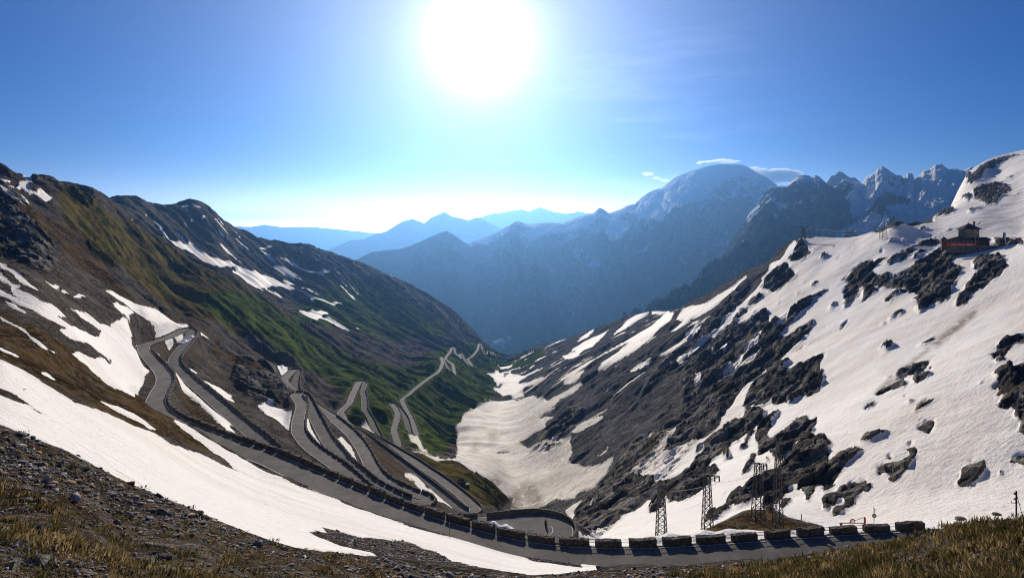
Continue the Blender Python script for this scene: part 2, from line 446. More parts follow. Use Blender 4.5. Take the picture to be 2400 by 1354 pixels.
# ------------------------------------------------------------------ what covers the ground: outlines of snow, rock, grass and scree
MW, MH, MX0, MY0 = 3260, 1500, -430, 100            # raster of the outlines, one cell to a pixel of the photograph
def raster(P, out, val):
    P = np.asarray(P, float)
    y0 = max(int(P[:, 1].min()), MY0); y1 = min(int(P[:, 1].max()) + 1, MY0 + MH - 1)
    for y in range(y0, y1 + 1):
        c = y + .5; xs = []
        for (ax, ay), (bx, by) in zip(P, np.roll(P, -1, 0)):
            if (ay <= c) != (by <= c): xs.append(ax + (c - ay) / (by - ay) * (bx - ax))
        xs.sort()
        for a, b in zip(xs[::2], xs[1::2]):
            i, j = int(round(a - MX0)), int(round(b - MX0))
            if j > i: out[y - MY0, max(i, 0):max(j, 0)] = val
def polys(text):
    for line in text.strip().split("\n"):
        h, b = line.split("|")
        ox, oy, s = [float(v) for v in h.split()]
        for part in b.split("/"):
            yield np.array([[float(v) for v in p.split(",")] for p in part.split()]) / s + (ox, oy)
def layer(adds, val=1.0, base=None):
    M = np.zeros((MH, MW), np.float32) if base is None else base
    for P in polys(adds): raster(P, M, val)
    return M
def blur(M, r):
    for ax in (0, 1):
        for _ in range(2):
            C = np.cumsum(np.pad(M, [(r + 1, r) if a == ax else (0, 0) for a in (0, 1)], mode='edge'), axis=ax, dtype=np.float64)
            M = ((C[2 * r + 1:] - C[:-2 * r - 1]) if ax == 0 else (C[:, 2 * r + 1:] - C[:, :-2 * r - 1])) / (2 * r + 1)
    return M.astype(np.float32)
def sample(M, U, Y):
    x = np.clip(U - MX0, 0, MW - 2); y = np.clip(Y - MY0 - .5, 0, MH - 2)
    i = x.astype(np.int32); j = y.astype(np.int32); fx = (x - i).astype(np.float32); fy = (y - j).astype(np.float32)
    return (M[j, i] * (1 - fx) + M[j, i + 1] * fx) * (1 - fy) + (M[j + 1, i] * (1 - fx) + M[j + 1, i + 1] * fx) * fy

RIGHT_SNOW = """0 0 1|1868,563 1850,578 1840,597 1830,610 1805,623 1800,640 1785,655 1790,660 1775,675 1760,692 1745,707 1723,725 1700,745 1693,758 1667,785 1700,790 1800,790 1893,785 1873,803 1850,822 1825,845 1798,863 1782,882 1768,895 1745,905 1727,930 1712,955 1693,980 1690,995 1678,1010 1640,1060 1610,1110 1560,1140 1545,1165 1520,1175 1487,1198 1460,1212 1443,1225 1405,1250 1395,1258 1350,1268 1340,1290 1380,1345 2400,1345 2825,1345 2825,110 2200,110 2180,500 2190,520 2130,530 2000,554"""
ROCK_CUT = """1600 560 6|1560,60 1680,40 1750,45 1700,70 1760,100 1780,160 1850,195 1750,220 1750,250 1640,325 1560,290 1450,310 1500,230 1600,190 1560,150 1620,100 / 1450,320 1510,380 1500,400 1560,420 1600,470 1590,520 1480,620 1430,650 1420,680 1290,745 1190,710 1090,720 1140,640 1150,560 1250,490 1330,400 / 980,830 1060,800 1150,790 1130,830 1000,920 890,970 920,880 / 860,960 940,980 930,1020 870,1080 800,1150 740,1200 830,1200 900,1160 980,1090 1080,1040 1170,1015 1225,1050 1215,1160 1240,1190 1400,1150 1370,1190 1270,1250 1200,1240 1120,1300 1090,1350 470,1350 560,1270 680,1190 740,1090 800,1010 / 1490,1090 1540,990 1620,970 1660,910 1760,850 1850,800 2000,710 2060,705 1940,800 1840,860 1780,970 1700,1040 1640,1100 1500,1230 1460,1290 1390,1350 1110,1350 1160,1300 1230,1260 1350,1250 1430,1210 / 1540,1352 1640,1280 1840,1155 1845,1220 1760,1352 / 2070,1020 2150,880 2165,900 2100,1000 / 2220,1280 2240,1200 2310,1155 2330,1165 2270,1240 / 1800,690 1830,630 1900,605 1890,640 1830,690 / 1920,290 1990,250 2030,200 2040,240 1950,310 / 1280,950 1390,915 1330,950 / 1590,770 1640,765 1610,785 / 980,1040 1060,1005 1020,1045 / 1550,940 1600,915 1570,945 / 2165,290 2200,260 2245,265 2200,285 / 1670,640 1730,600 1690,645 / 2000,1240 2060,1190 2020,1240 / 1890,30 1960,10 1920,30 / 2100,85 2140,90 2115,100 / 2340,130 2400,130 2400,145 / 1300,880 1380,870 1340,890
1600 785 6|470,0 1130,0 1060,140 950,110 940,170 740,180 690,330 800,300 780,380 600,560 560,600 300,800 60,1000 0,1000 0,380 300,260 390,100 / 1120,0 1350,0 1340,80 1290,130 1200,200 1060,300 1090,220 940,320 820,420 720,520 560,590 600,540 740,450 880,320 960,160 / 1330,100 1400,110 1530,0 1750,0 1640,110 1500,220 1190,470 1090,580 1000,640 850,760 600,960 560,1150 400,1340 0,1340 0,900 560,560 720,520 900,430 / 1180,470 1260,420 1380,350 1470,340 1520,400 1400,480 1430,500 1540,490 1560,460 1720,400 1900,300 1990,260 2000,300 1940,400 1930,480 2000,500 1960,580 1990,640 1950,720 1930,790 1800,860 1700,870 1640,890 1540,970 1490,990 1450,920 1380,960 1290,970 1250,910 1140,1000 1060,1010 900,1020 870,1035 850,990 890,830 970,720 1010,650 1100,580 1190,540 / 1560,460 1640,400 1600,440 / 1430,330 1500,270 1620,190 1780,90 1830,75 1650,200 1480,300 / 1060,1020 1140,1050 1100,1090 1200,1080 1140,1180 1060,1280 1000,1352 540,1352 560,1290 700,1210 770,1180 850,1190 870,1100 900,1020 / 740,1140 790,1085 780,1120 / 1060,1352 1110,1250 1250,1150 1380,1075 1340,1140 1250,1250 1260,1290 1210,1352 / 1400,1352 1500,1270 1600,1180 1700,1160 1750,1135 1760,1190 1800,1190 1890,1135 1890,1220 1840,1280 1850,1352
1600 1000 6|0,640 150,520 280,380 310,310 180,420 200,350 320,280 400,190 550,60 560,0 1040,0 1000,40 900,110 830,160 780,210 700,230 640,330 670,400 640,480 590,460 560,400 450,470 340,540 0,700 / 0,690 340,540 470,550 525,640 440,700 330,850 170,970 0,1065 -180,1060 -240,1030 -360,1200 -460,1220 -480,1150 -260,830 -100,720 / 780,350 860,270 880,180 930,100 1000,50 1000,90 940,200 890,310 830,355 / 1020,120 1090,0 1260,0 1180,150 1240,170 1460,0 1840,0 1850,50 1740,190 1700,230 1590,270 1540,370 1450,400 1370,500 1290,450 1250,380 1200,330 1090,395 1060,380 1070,250 1020,210 / 810,710 870,600 930,480 960,390 1040,345 1030,450 980,580 880,670 / 440,1200 600,1100 650,970 780,900 850,900 900,830 990,780 1090,720 1180,650 1250,610 1350,560 1450,470 1600,340 1760,210 1850,140 1990,140 2010,200 2100,260 2020,320 2070,400 1990,580 1900,760 1700,900 1560,850 1400,990 1250,1140 1130,1170 1120,1100 1200,930 1050,1010 980,1050 890,1120 740,1160 720,1130 600,1230 500,1300 420,1350 300,1350 380,1210 / 1150,460 1210,450 1190,515 / 530,960 600,900 560,950
1800 340 4|690,1290 760,1220 820,1160 900,1100 1010,1080 1130,1060 1100,1090 1020,1120 980,1180 1000,1230 1040,1220 1120,1200 1150,1210 1130,1260 1250,1190 1350,1140 1420,1080 1520,1040 1560,1010 1640,1000 1700,990 1750,1050 1720,1100 1800,1130 1825,1180 1790,1230 1720,1354 710,1354 760,1270 / 1090,1110 1200,1050 1300,960 1390,980 1330,1030 1250,1100 1240,1060 1150,1130 / 1330,1110 1420,990 1500,990 1400,1060 / 1910,1120 1960,1060 2050,1050 2180,1050 2260,1110 2220,1170 2130,1260 2050,1300 2020,1354 1840,1354 1900,1270 1970,1190 1930,1150 / 1290,975 1400,940 1480,905 1600,910 1640,900 1600,940 1500,960 1380,965 / 1640,830 1700,800 1800,770 1760,790 1690,820 / 1940,760 2020,725 1980,750 / 1420,800 1500,770 1480,800 1440,820 / 1120,910 1180,885 1190,900 1140,920 / 1260,890 1295,870 1280,905 / 480,1090 500,1050 550,1020 560,1050 520,1080 / 640,1065 690,1050 660,1075 / 1050,990 1080,975 1070,995 / 1640,960 1690,985 1640,1000 1590,1010 1600,970 / 2110,880 2400,880 2400,950 2200,950 2130,930 / 1850,640 1950,600 2050,575 1900,645 / 2200,510 2280,480 2400,440 2390,455 / 1620,600 1690,600 1700,620 1760,610 1740,640 1640,660 1530,690 / 1800,490 1850,460 1920,480 1890,530 1830,510 / 1850,360 1930,260 2000,200 2080,140 2330,80 2330,100 2260,140 2180,180 2100,220 2040,240 2000,300 1950,350 1900,370 / 1920,420 2000,380 2100,350 2180,360 2290,290 2290,310 2200,350 2280,400 2290,430 2180,500 2140,560 2050,560 1990,520 1930,490 / 1800,280 1860,250 1910,260 1890,320 1830,310 / 2330,80 2400,90 2350,110 / 600,1500 601,1500 601,1501
1800 678 4|710,0 860,0 840,60 800,110 710,190 720,100 / 880,130 950,80 1040,10 900,0 / 1090,130 1090,90 1150,40 1240,20 1360,-2 1720,-2 1720,60 1680,120 1560,150 1500,190 1420,240 1400,200 1370,190 1450,130 1330,110 1450,40 1300,30 1180,80 1130,130 / 1750,150 1800,50 1860,0 1990,0 1900,60 1870,130 1780,175 / 1130,300 1180,250 1275,205 1275,240 1200,270 1140,310 / 1055,340 1110,300 1080,340 / 680,370 700,320 750,300 720,350 / 530,355 575,320 550,350 / 575,205 610,130 640,120 600,190 / 1385,545 1480,490 1570,430 1585,445 1490,510 / 1040,590 1080,520 1140,480 1175,490 1170,560 1110,595 1060,580 / 2055,610 2140,580 2150,540 2230,460 2330,430 2400,430 2600,420 2600,500 2400,510 2300,530 2210,620 2230,670 2140,690 2130,630 / 2110,810 2180,750 2300,720 2400,690 2700,800 2700,1300 2400,1352 2340,1330 2380,1240 2310,1200 2320,1150 2230,1110 2170,1090 2180,1040 2240,1010 2130,1000 2170,930 2110,920 2170,860 / 1190,820 1230,770 1300,710 1370,710 1530,660 1500,710 1460,760 1350,800 1260,830 1200,840 / 1350,860 1380,820 1550,795 1480,850 1390,890 / 1005,990 1060,940 1200,870 1270,830 1300,860 1290,920 1180,940 1080,980 / 1070,800 1130,780 1080,815 / 1080,860 1180,795 1130,840 / 910,1140 920,1070 1020,1025 980,1100 / 1360,1160 1400,1080 1480,1040 1590,1020 1500,1080 1420,1130 / 1290,1070 1380,1035 1330,1075 / 1390,1295 1480,1220 1560,1200 1565,1260 1510,1340 1440,1320 / 1500,730 1550,715 1520,745 / 1980,890 2020,860 1990,895 / 1270,995 1310,975 1290,1000 / 1410,1220 1470,1180 1430,1220 / 1000,1352 1080,1330 1155,1325 1120,1352
1800 1016 4|850,100 900,50 980,20 1130,0 1060,50 960,100 880,110 / 1030,310 1090,280 1240,260 1310,230 1330,180 1290,150 1360,130 1405,150 1390,210 1330,320 1260,390 1200,460 1160,470 1120,430 1150,390 1100,350 1040,390 / 1310,100 1345,70 1365,95 1330,115 / 1115,230 1150,205 1175,235 1140,245 / 1755,490 1810,430 1815,350 1860,310 1950,280 2030,245 2035,290 2055,320 2000,410 1940,460 1880,515 1800,505 / 1845,305 1880,250 1930,230 1910,270 / 2255,280 2290,230 2350,190 2400,180 2600,200 2600,330 2400,320 2330,290 / 2165,380 2195,345 2180,400 / 495,620 540,580 620,570 680,510 790,440 840,450 820,470 920,420 930,460 985,450 950,560 890,540 810,640 800,690 620,775 600,740 640,680 720,670 700,600 640,660 560,720 520,720 515,660 / 650,200 720,170 820,140 910,160 860,210 760,280 680,370 610,440 640,470 560,540 515,550 530,480 450,470 450,510 380,640 350,640 360,570 290,530 270,480 240,510 130,620 20,720 0,740 0,380 70,340 180,240 300,110 420,40 470,25 540,35 550,80 600,100 560,140 580,200 560,290 / 0,180 0,60 60,20 100,0 410,0 370,50 250,130 150,240 60,250 / 105,700 140,650 230,605 210,650 140,720"""
SNOW_ADD = """0 0 1|0,845 60,872 100,898 175,943 250,970 300,995 362,1016 400,1041 475,1068 537,1096 587,1116 550,1098 525,1075 475,1040 440,1016 420,1000 398,984 430,996 473,1021 513,1047 553,1067 593,1087 613,1098 662,1121 705,1141 775,1163 825,1186 887,1208 925,1223 1000,1246 1100,1271 1200,1298 1250,1315 1325,1326 1375,1331 1392,1338 1387,1338 1350,1343 1312,1351 1250,1356 1200,1343 1100,1326 1062,1316 1025,1296 990,1286 962,1271 925,1266 850,1261 800,1248 750,1233 775,1253 740,1243 720,1246 750,1261 800,1281 850,1293 887,1305 860,1310 825,1303 750,1301 675,1300 600,1290 525,1265 400,1210 275,1150 150,1100 50,1060 0,1040 -430,980 -430,760 / 1110,1236 1120,1229 1150,1230 1180,1232 1205,1234 1222,1245 1215,1251 1190,1252 1160,1248 1130,1244
0 678 4|0,10 120,70 290,150 130,60 100,0 260,40 400,110 520,170 640,265 520,250 640,330 700,340 900,430 935,440 960,400 860,330 630,155 760,215 950,350 1000,350 1070,380 1030,340 1130,300 1140,270 1230,310 1250,350 1300,420 1230,460 1240,520 1290,590 1330,660 1410,720 1370,780 1360,830 1340,900 1280,950 1265,1010 1100,940 1000,880 850,760 820,720 740,650 670,590 720,570 850,640 930,660 1060,700 1040,650 980,600 870,560 760,500 660,460 540,370 640,380 480,290 300,190 100,100 0,60 / 0,240 100,300 230,380 400,510 530,605 500,600 380,530 200,390 110,330 0,270 / 0,550 110,600 215,655 150,640 60,610 0,580 / 40,90 160,150 285,245 240,230 100,160 50,110 / 980,20 1100,50 1200,100 1300,150 1400,180 1500,230 1600,290 1700,330 1770,350 1640,360 1590,370 1605,385 1560,405 1480,400 1445,380 1470,350 1440,320 1340,270 1260,220 1180,150 1080,90 / 1040,135 1100,150 1200,190 1280,250 1210,245 1230,290 1150,250 1080,190 / 540,0 620,50 720,80 830,90 740,50 690,60 600,20 / 1430,550 1480,600 1560,680 1640,740 1720,800 1820,850 1900,950 2000,1020 2080,1090 2170,1190 2230,1270 2150,1250 2180,1300 2210,1360 2190,1360 2130,1310 2050,1230 1950,1130 1850,1040 1740,960 1690,900 1650,870 1640,800 1580,720 1500,650 / 1840,830 1960,880 2080,930 2190,1030 2160,1020 2230,1095 2150,1050 2050,1000 1950,930 / 1540,480 1600,470 1635,500 1590,545 1550,520 / 1610,460 1700,410 1740,410 1720,450 1640,480 / 1250,360 1365,400 1310,415 / 920,1030 1030,1080 1110,1100 1260,1160 1400,1260 1490,1330 1400,1310 1300,1240 1200,1190 1080,1120 1000,1090 / 360,765 440,790 540,860 480,850 400,810 / 1760,730 1840,770 1860,800 1800,780 / 1880,430 1990,490 1960,490 1890,450
380 920 7.5|1170,520 1240,640 1370,780 1450,940 1400,930 1320,860 1260,800 1200,680 1140,600 1100,500 / 1480,770 1560,780 1680,850 1730,930 1770,1040 1700,1010 1600,930 1500,850 / 1660,235 1780,230 1900,225 2020,310 2120,320 2180,360 2290,350 2280,480 2310,600 2380,750 2250,670 2000,500 1850,400 1760,310
0 340 4|0,400 60,450 150,520 275,615 240,600 120,540 40,470 0,440 / 160,440 230,480 280,550 335,600 290,570 220,510 / 60,350 150,385 190,360 280,390 280,440 320,455 370,480 350,450 440,475 495,500 490,545 440,560 380,510 320,470 280,460 200,395 110,385 / 0,305 60,310 120,322 60,335 0,320 / 0,170 150,250 280,325 330,365 400,385 280,355 150,290 60,230 0,210 / 0,1105 120,1180 240,1270 380,1354 330,1354 200,1290 60,1200 0,1150 / 0,1215 100,1290 220,1354 130,1354 0,1270 / 410,1260 480,1300 550,1325 560,1354 500,1340 440,1300 / 1515,845 1560,900 1575,920 1540,890 / 1590,875 1660,920 1690,915 1760,960 1780,930 1860,990 1900,1020 2000,1060 2100,1090 2220,1130 2310,1180 2400,1200 2560,1250 2700,1320 2500,1330 2400,1350 2330,1310 2250,1240 2180,1200 2270,1170 2200,1140 2100,1140 2000,1120 1900,1080 1800,1010 1700,970 1610,930 / 1205,685 1240,700 1275,725 1250,725 / 835,765 875,770 860,780 / 1345,635 1390,660 1370,665 / 0,980 35,1015 10,1010 / 1050,535 1110,555 1070,550 / 1000,480 1300,490 1250,500 1150,500 / 1640,605 1760,555 1760,580 1700,580 / 1810,555 1880,580 1890,590 1850,580 / 1890,690 1920,670 1930,690 1900,700 / 2000,680 2050,705 2010,695 / 2050,920 2100,960 2170,1055 2130,1010 / 1790,710 1830,735 1790,730
600 340 4|0,1190 90,1240 160,1290 240,1300 380,1354 300,1345 150,1300 60,1305 0,1270 / 165,1145 200,1135 270,1160 330,1200 440,1275 350,1240 260,1200 / 30,985 110,1040 195,1115 140,1090 70,1020 / 250,1045 340,1110 440,1165 520,1180 600,1185 690,1185 700,1200 550,1197 440,1180 330,1120 / 250,1265 370,1305 320,1312 / 730,1155 760,1175 740,1178 / 750,1190 825,1230 770,1210 / 420,1315 490,1354 440,1350 / 0,965 60,968 150,950 160,960 60,975
600 678 4|400,200 480,220 540,210 600,200 685,220 620,245 600,260 680,275 760,320 860,380 925,430 850,392 700,310 600,268 560,280 470,250 / 375,0 480,50 600,110 700,138 825,136 700,152 560,100 / 165,680 230,730 260,780 240,800 200,750 / 260,740 290,700 300,740 290,790 260,800 / 160,25 210,50 250,90 220,85 / 475,0 520,20 560,60 600,75 510,30 / 935,365 970,380 965,390 / 510,100 550,115 530,118 / 0,0 110,15 60,12 / 250,915 310,950 300,955
0 0 1|712,983 726,990 736,997 745,1010 760,1036 780,1058 792,1077 775,1068 750,1043 725,1026 709,1005 / 898,1030 860,1015 842,994 870,1010
600 1016 4|760,60 800,30 880,70 920,140 950,230 990,290 1010,325 960,310 880,240 820,160 / 810,450 850,470 900,545 880,540
800 1000 6.77|1000,760 1080,770 1120,790 1200,830 1300,920 1360,1000 1410,1050 1300,1040 1240,1000 1250,970 1150,870 1010,790 / 1370,990 1480,1010 1600,1110 1690,1200 1800,1310 1650,1240 1480,1220 1440,1100 / 1510,905 1600,950 1660,1020 1800,1110 1940,1310 1850,1220 1700,1080 1550,960 / 1040,100 1090,150 1210,180 1280,280 1350,380 1410,510 1340,450 1260,390 1200,350 1130,250 1070,160 / 1130,595 1240,665 1150,620 / 20,870 80,880 180,1040 150,1050 50,950
0 0 1|958,1059 985,1065 1007,1074 1026,1072 1042,1083 1051,1077 1070,1072 1073,1059 1069,1047 1073,1030 1075,1019 1067,1005 1082,990 1085,975 1110,960 1150,943 1175,938 1215,940 1235,930 1250,932 1300,940 1330,925 1368,895 1340,920 1300,940 1275,945 1310,938 1300,950 1270,968 1315,950 1280,965 1250,985 1300,973 1260,1000 1275,990 1280,1000 1240,1020 1230,1030 1210,1035 1225,1045 1240,1052 1275,1037 1330,1030 1345,1018 1375,1000 1345,1015 1335,1033 1342,1060 1330,1083 1370,1098 1410,1090 1440,1070 1425,1098 1420,1110 1390,1140 1360,1150 1345,1165 1320,1170 1305,1168 1275,1190 1262,1194 1262,1240 1190,1240 1200,1180 1205,1165 1180,1160 1140,1140 1125,1125 1110,1105 1080,1095 1060,1088 1020,1082
1000 780 6|700,560 800,590 950,600 980,560 960,525 1000,540 1010,580 1090,600 1060,640 1100,650 1130,610 1190,580 1190,600 1350,600 1500,550 1660,490 1500,570 1350,630 1280,660 1420,620 1300,680 1200,720 1180,690 1070,700 1000,740 960,680 940,640 870,605 / 940,795 1050,770 1090,720 1200,720 1300,690 1220,740 1400,720 1560,650 1670,630 1500,730 1350,800 1200,860 1100,880 1070,890 1020,830 / 1150,860 1300,850 1370,820 1290,860 1380,870 1280,910 1210,920 1230,890 / 1330,985 1400,950 1300,945 1530,850 1450,920 1380,980 / 450,485 560,530 690,575 570,540 / 990,420 1010,460 1040,495 1120,480 1220,460 1160,490 1050,510 1020,490 / 1040,570 1130,565 1190,535 1180,560 1090,578 / 1740,280 1860,240 1800,270 / 1500,420 1560,370 1720,300 1650,340 1570,390 / 1420,515 1540,440 1480,490 / 1800,150 1890,125 1850,140 / 1630,250 1700,210 1660,240 / 820,445 900,465 850,455 / 820,960 845,965 830,972
1200 678 4|545,1352 620,1290 700,1240 840,1195 860,1205 760,1270 650,1330 600,1354 / 950,435 1000,370 1110,280 1190,240 1310,195 1250,240 1150,300 1080,350 1000,395 / 1310,220 1360,195 1470,210 1400,230 / 1450,230 1530,230 1480,300 1400,350 1330,420 1240,500 1100,600 940,690 800,770 860,700 830,690 900,650 1000,580 1130,500 1080,490 1000,540 850,620 700,710 560,805 430,865 520,800 700,690 900,590 1000,530 1170,420 1300,350 1400,280 / 1540,290 1600,210 1700,170 1800,150 1880,110 2060,0 2130,-60 2200,-110 2200,-90 2080,20 1980,90 1880,170 1760,240 1650,270 / 1480,400 1580,320 1690,250 1640,310 1540,390 / 1380,610 1500,540 1640,460 1780,360 1740,420 1600,510 1450,590 / 1545,690 1570,650 1640,620 1700,550 1800,480 1900,400 1980,350 2000,300 2100,200 2215,100 2200,160 2100,260 1990,350 1850,450 1700,580 1640,640 1570,700 / 560,570 620,530 760,460 880,400 920,365 850,440 760,530 640,580 / 600,490 700,420 775,375 700,450 / 470,630 560,610 660,580 600,640 500,665 / 200,690 280,640 345,610 270,660 / 480,885 560,830 680,760 620,840 540,890 / 280,1070 400,1020 560,930 670,865 560,955 440,1035 / 1100,780 1180,720 1250,685 1160,770 / 1970,795 2050,720 2200,560 2340,415 2300,520 2200,620 2100,730 / 2090,770 2200,680 2330,580 2260,680 / 1720,830 1770,790 1760,900 1710,920 / 1640,375 1700,320 1780,280 1730,330 / 1870,600 1885,570 1880,640 / 1950,600 2030,510 2000,590
1300 1000 6|1040,670 1150,590 1330,480 1400,370 1500,230 1620,120 1725,20 1700,110 1620,190 1560,330 1490,430 1640,410 1720,350 1850,290 2000,210 2150,150 2350,0 2500,-100 2450,0 2340,60 2200,170 2150,260 2000,340 1980,420 2110,340 2090,400 2000,480 1900,590 1700,680 1530,730 1400,740 1400,690 1250,720 1150,690 / 560,455 650,420 720,360 780,280 740,370 680,430 / 1215,200 1300,130 1385,85 1350,150 1250,195 / 150,1190 250,1090 400,1000 350,1100 270,1180 290,1280 230,1350 200,1250 / 450,1180 500,1080 560,990 530,1080 480,1170 / 1070,720 1130,690 1080,725 / 800,700 830,650 870,640"""
SNOW_CUT = """0 0 1|-5,905 40,925 75,955 105,972 95,972 60,950 20,935 -5,925 / 1162,1060 1180,1055 1200,1057 1195,1062 1165,1066 / 1190,1064 1215,1060 1230,1061 1200,1066 / 1270,1050 1320,1038 1315,1045 1280,1052
0 678 4|200,40 270,70 280,80 / 350,95 420,125 440,150 380,125 / 880,600 1000,650 1060,700 900,640
1600 560 6|1580,1080 1680,1015 1640,1055"""
GREEN = """0 0 1|560,680 650,730 750,800 850,850 950,870 1040,815 1120,800 1180,835 1180,860 1165,885 1160,935 1085,985 1072,1050 1010,1072 970,1060 930,1030 880,1020 830,985 820,950 780,900 700,850 600,790 480,735 470,690 / 700,760 800,770 900,800 1000,790 1100,790 1050,770 940,700 860,650 760,680 690,720
0 0 1|1180,850 1220,830 1290,810 1270,850 1210,870"""
OLIVE = """0 0 1|130,445 210,458 300,520 450,615 600,685 720,770 600,800 480,745 420,742 300,640 220,600 150,520 / 830,985 900,1030 960,1065 1040,1120 1110,1190 1190,1190 1200,1165 1130,1130 1060,1090 1000,1075 940,1045 880,1020 / 790,960 870,970 900,1040 810,1000 / 1290,1185 1350,1165 1340,1180 1280,1198
1200 678 4|620,900 740,820 820,800 700,880 / 820,1080 1180,790 1230,790 1000,980 / 1850,980 2100,870 2150,890 1950,1010
1600 785 6|330,960 480,800 700,720 850,610 860,630 620,800 450,900 / 900,1020 980,930 1060,1000
1300 1000 6|1180,420 1300,300 1560,80 1580,130 1400,330 1260,460"""
BROWN = """0 0 1|0,720 150,800 250,880 420,990 560,1080 480,1060 300,990 150,920 0,840 -430,740 -430,640 / 395,985 470,1040 540,1085 600,1110 540,1065 470,1020 / 20,480 150,600 260,690 330,720 200,560 120,500 / 400,900 440,960 540,1060 660,1090 600,1060 560,1020 480,960 420,900 / 1640,1250 1690,1228 1740,1203 1765,1182 1800,1190 1830,1210 1870,1222 1930,1236 1930,1262 1640,1262 / 470,800 560,840 640,880 660,900 600,880 500,830"""
CRAG = """0 0 1|-430,380 0,430 60,470 150,600 120,640 0,580 -430,520 / 560,840 640,870 700,900 700,925 640,960 580,930 540,890 / 700,560 800,600 950,660 1130,800 1090,790 940,690 800,640 700,600 / 130,440 220,455 250,480 200,500 / 1120,1110 1190,1180 1170,1200 1090,1120 / 1240,1060 1330,950 1370,960 1340,1000 1290,1060 / 1340,1270 1350,1190 1470,1050 1560,1000 1700,860 1800,760 1900,700 1700,960 1560,1130 1400,1265 / 1440,1000 1600,800 1700,700 1760,660 1700,760 1560,880"""
BLUFF = layer(CRAG)
M_rock = np.zeros((MH, MW), np.float32)
for P in polys(ROCK_CUT): raster(P, M_rock, 1.0)
M_snow = layer(RIGHT_SNOW)
M_snow *= 1 - M_rock
layer(SNOW_ADD, 1.0, M_snow); layer(SNOW_CUT, 0.0, M_snow)
thin = M_snow.copy()
for dx, dy in ((1, 0), (-1, 0), (0, 1), (0, -1)): thin = np.maximum(thin, np.roll(M_snow, (dy, dx), (0, 1)))
gy_, gx_ = np.mgrid[0:MH, 0:MW]; gy_ = gy_ + MY0; gx_ = gx_ + MX0
M_snow = np.where((gy_ < 1005) & (gx_ > 380) & (gx_ < 1790) & (gy_ < 700 + np.where(gx_ > 1100, 400, 90)), thin, M_snow)
M_rock = np.maximum(M_rock, BLUFF * .8)
M_snow = .58 * blur(M_snow, 1) + .42 * blur(M_snow, 7); M_rock = blur(M_rock, 3)
M_green = blur(layer(GREEN), 14); M_olive = blur(layer(OLIVE), 10); M_brown = blur(layer(BROWN), 8)

SN = sample(M_snow, GU, Yg); RK = sample(M_rock, GU, Yg)
GR = sample(M_green, GU, Yg); OL = sample(M_olive, GU, Yg); BR = sample(M_brown, GU, Yg)
fore = 1 - sstep(0.98, 1.06, GD / crest_d[None, :])       # the near bank the photographer stands on
knoll = (GU > 1600) & (GU < 2000) & (GD > 88) & (GD < 130)
SN *= 1 - fore
SN = np.clip(SN * np.where(GD > 300, 1.22, 1.0), 0, 1)
SN[(GU > 1400) & (GD < 66)] = 0
SN[knoll & (BR > .2)] = 0
SN[GD > 1750] = 0.3
# ---- relief: gullies and ribs that follow the fall of each side, then broken ground
left = sstep(40, -60, TX - np.interp(TY, [0, 90, 350, 950, 1700], [2000, 0, 0, 0, 0]))
x1 = TX * .87 - TY * .48; y1 = TX * .48 + TY * .87        # along / across the fall line, left side
x2 = -TX * .88 - TY * .47; y2 = -TX * .47 + TY * .88
warp = 12 * perlin(TX / 90, TY / 90, 3)
ribL = np.abs(perlin((y1 + warp) / 46, x1 / 260, 11)) * -1 + .35 + .45 * perlin((y1 + warp) / 17, x1 / 110, 12)
ribR = perlin((y2 + warp) / 38, x2 / 220, 13) + .5 * perlin((y2 + warp) / 13, x2 / 70, 14)
far = sstep(150, 520, GD)
# snow lingers in the gullies of both flanks
gul = sample(blur(layer("0 0 1|1185,835 1250,812 1380,770 1500,732 1600,724 1700,690 1760,640 1740,720 1640,800 1560,880 1440,960 1300,1010 1240,960 1200,900"), 12), GU, Yg)
gul2 = sample(blur(layer("0 0 1|250,465 455,475 620,570 760,600 900,660 800,720 640,690 500,610 380,555"), 8), GU, Yg)
gs = perlin((y2 + warp) / 13, x2 / 120, 61) + .45 * perlin((y2 + warp) / 6, x2 / 45, 62)
SN = np.maximum(SN, gul * sstep(.34, .50, gs) * sstep(-.1, .25, perlin(TX / 70, TY / 110, 63)))
SN = np.maximum(SN, gul2 * sstep(.40, .55, perlin((y1 + warp) / 16, x1 / 70, 64) + .4 * perlin(y1 / 7, x1 / 30, 65)) * sstep(.0, .3, perlin(TX / 90, TY / 90, 66)))
Dz = left * ribL * 13.0 * far * (1 - .75 * SN)
Dz += (1 - left) * ribR * 5.0 * sstep(220, 600, GD) * (1 - .85 * SN)
for k, (lam, amp) in enumerate([(60, 2.2), (24, 1.1), (10, .55), (4, .28), (1.6, .13), (.7, .055), (.3, .025)]):
    w = sstep(.25, 2.0, GD / lam / 3) * sstep(2.0, 5.0, lam * 260 / GD)
    if w.max() <= 0: continue
    nz = perlin(TX / lam, TY / lam, 20 + k)
    Dz += w * amp * nz * (.35 + .65 * (1 - SN)) * np.clip(GD / 120, .35, 1.6)
    if lam <= 24:                                          # crags break out in blocks and slanting ribs
        rd = 1 - np.abs(perlin((y2 * (1 - left) + y1 * left) / (lam * .8), (x2 * (1 - left) + x1 * left) / (lam * 2.2), 40 + k)) * 2
        Dz += w * amp * 1.0 * (rd - .3) * RK * np.clip(GD / 150, .4, 2.2)
Dz += RK * (1 - SN) * np.clip(GD / 250, .2, 2.4) * .55     # bare rock stands proud of the snow
Dz += SN * np.clip(GD / 900, .1, .6)
Dz *= np.clip((GD / crest_d[None, :]), .0, 1) ** .5 * 1.0
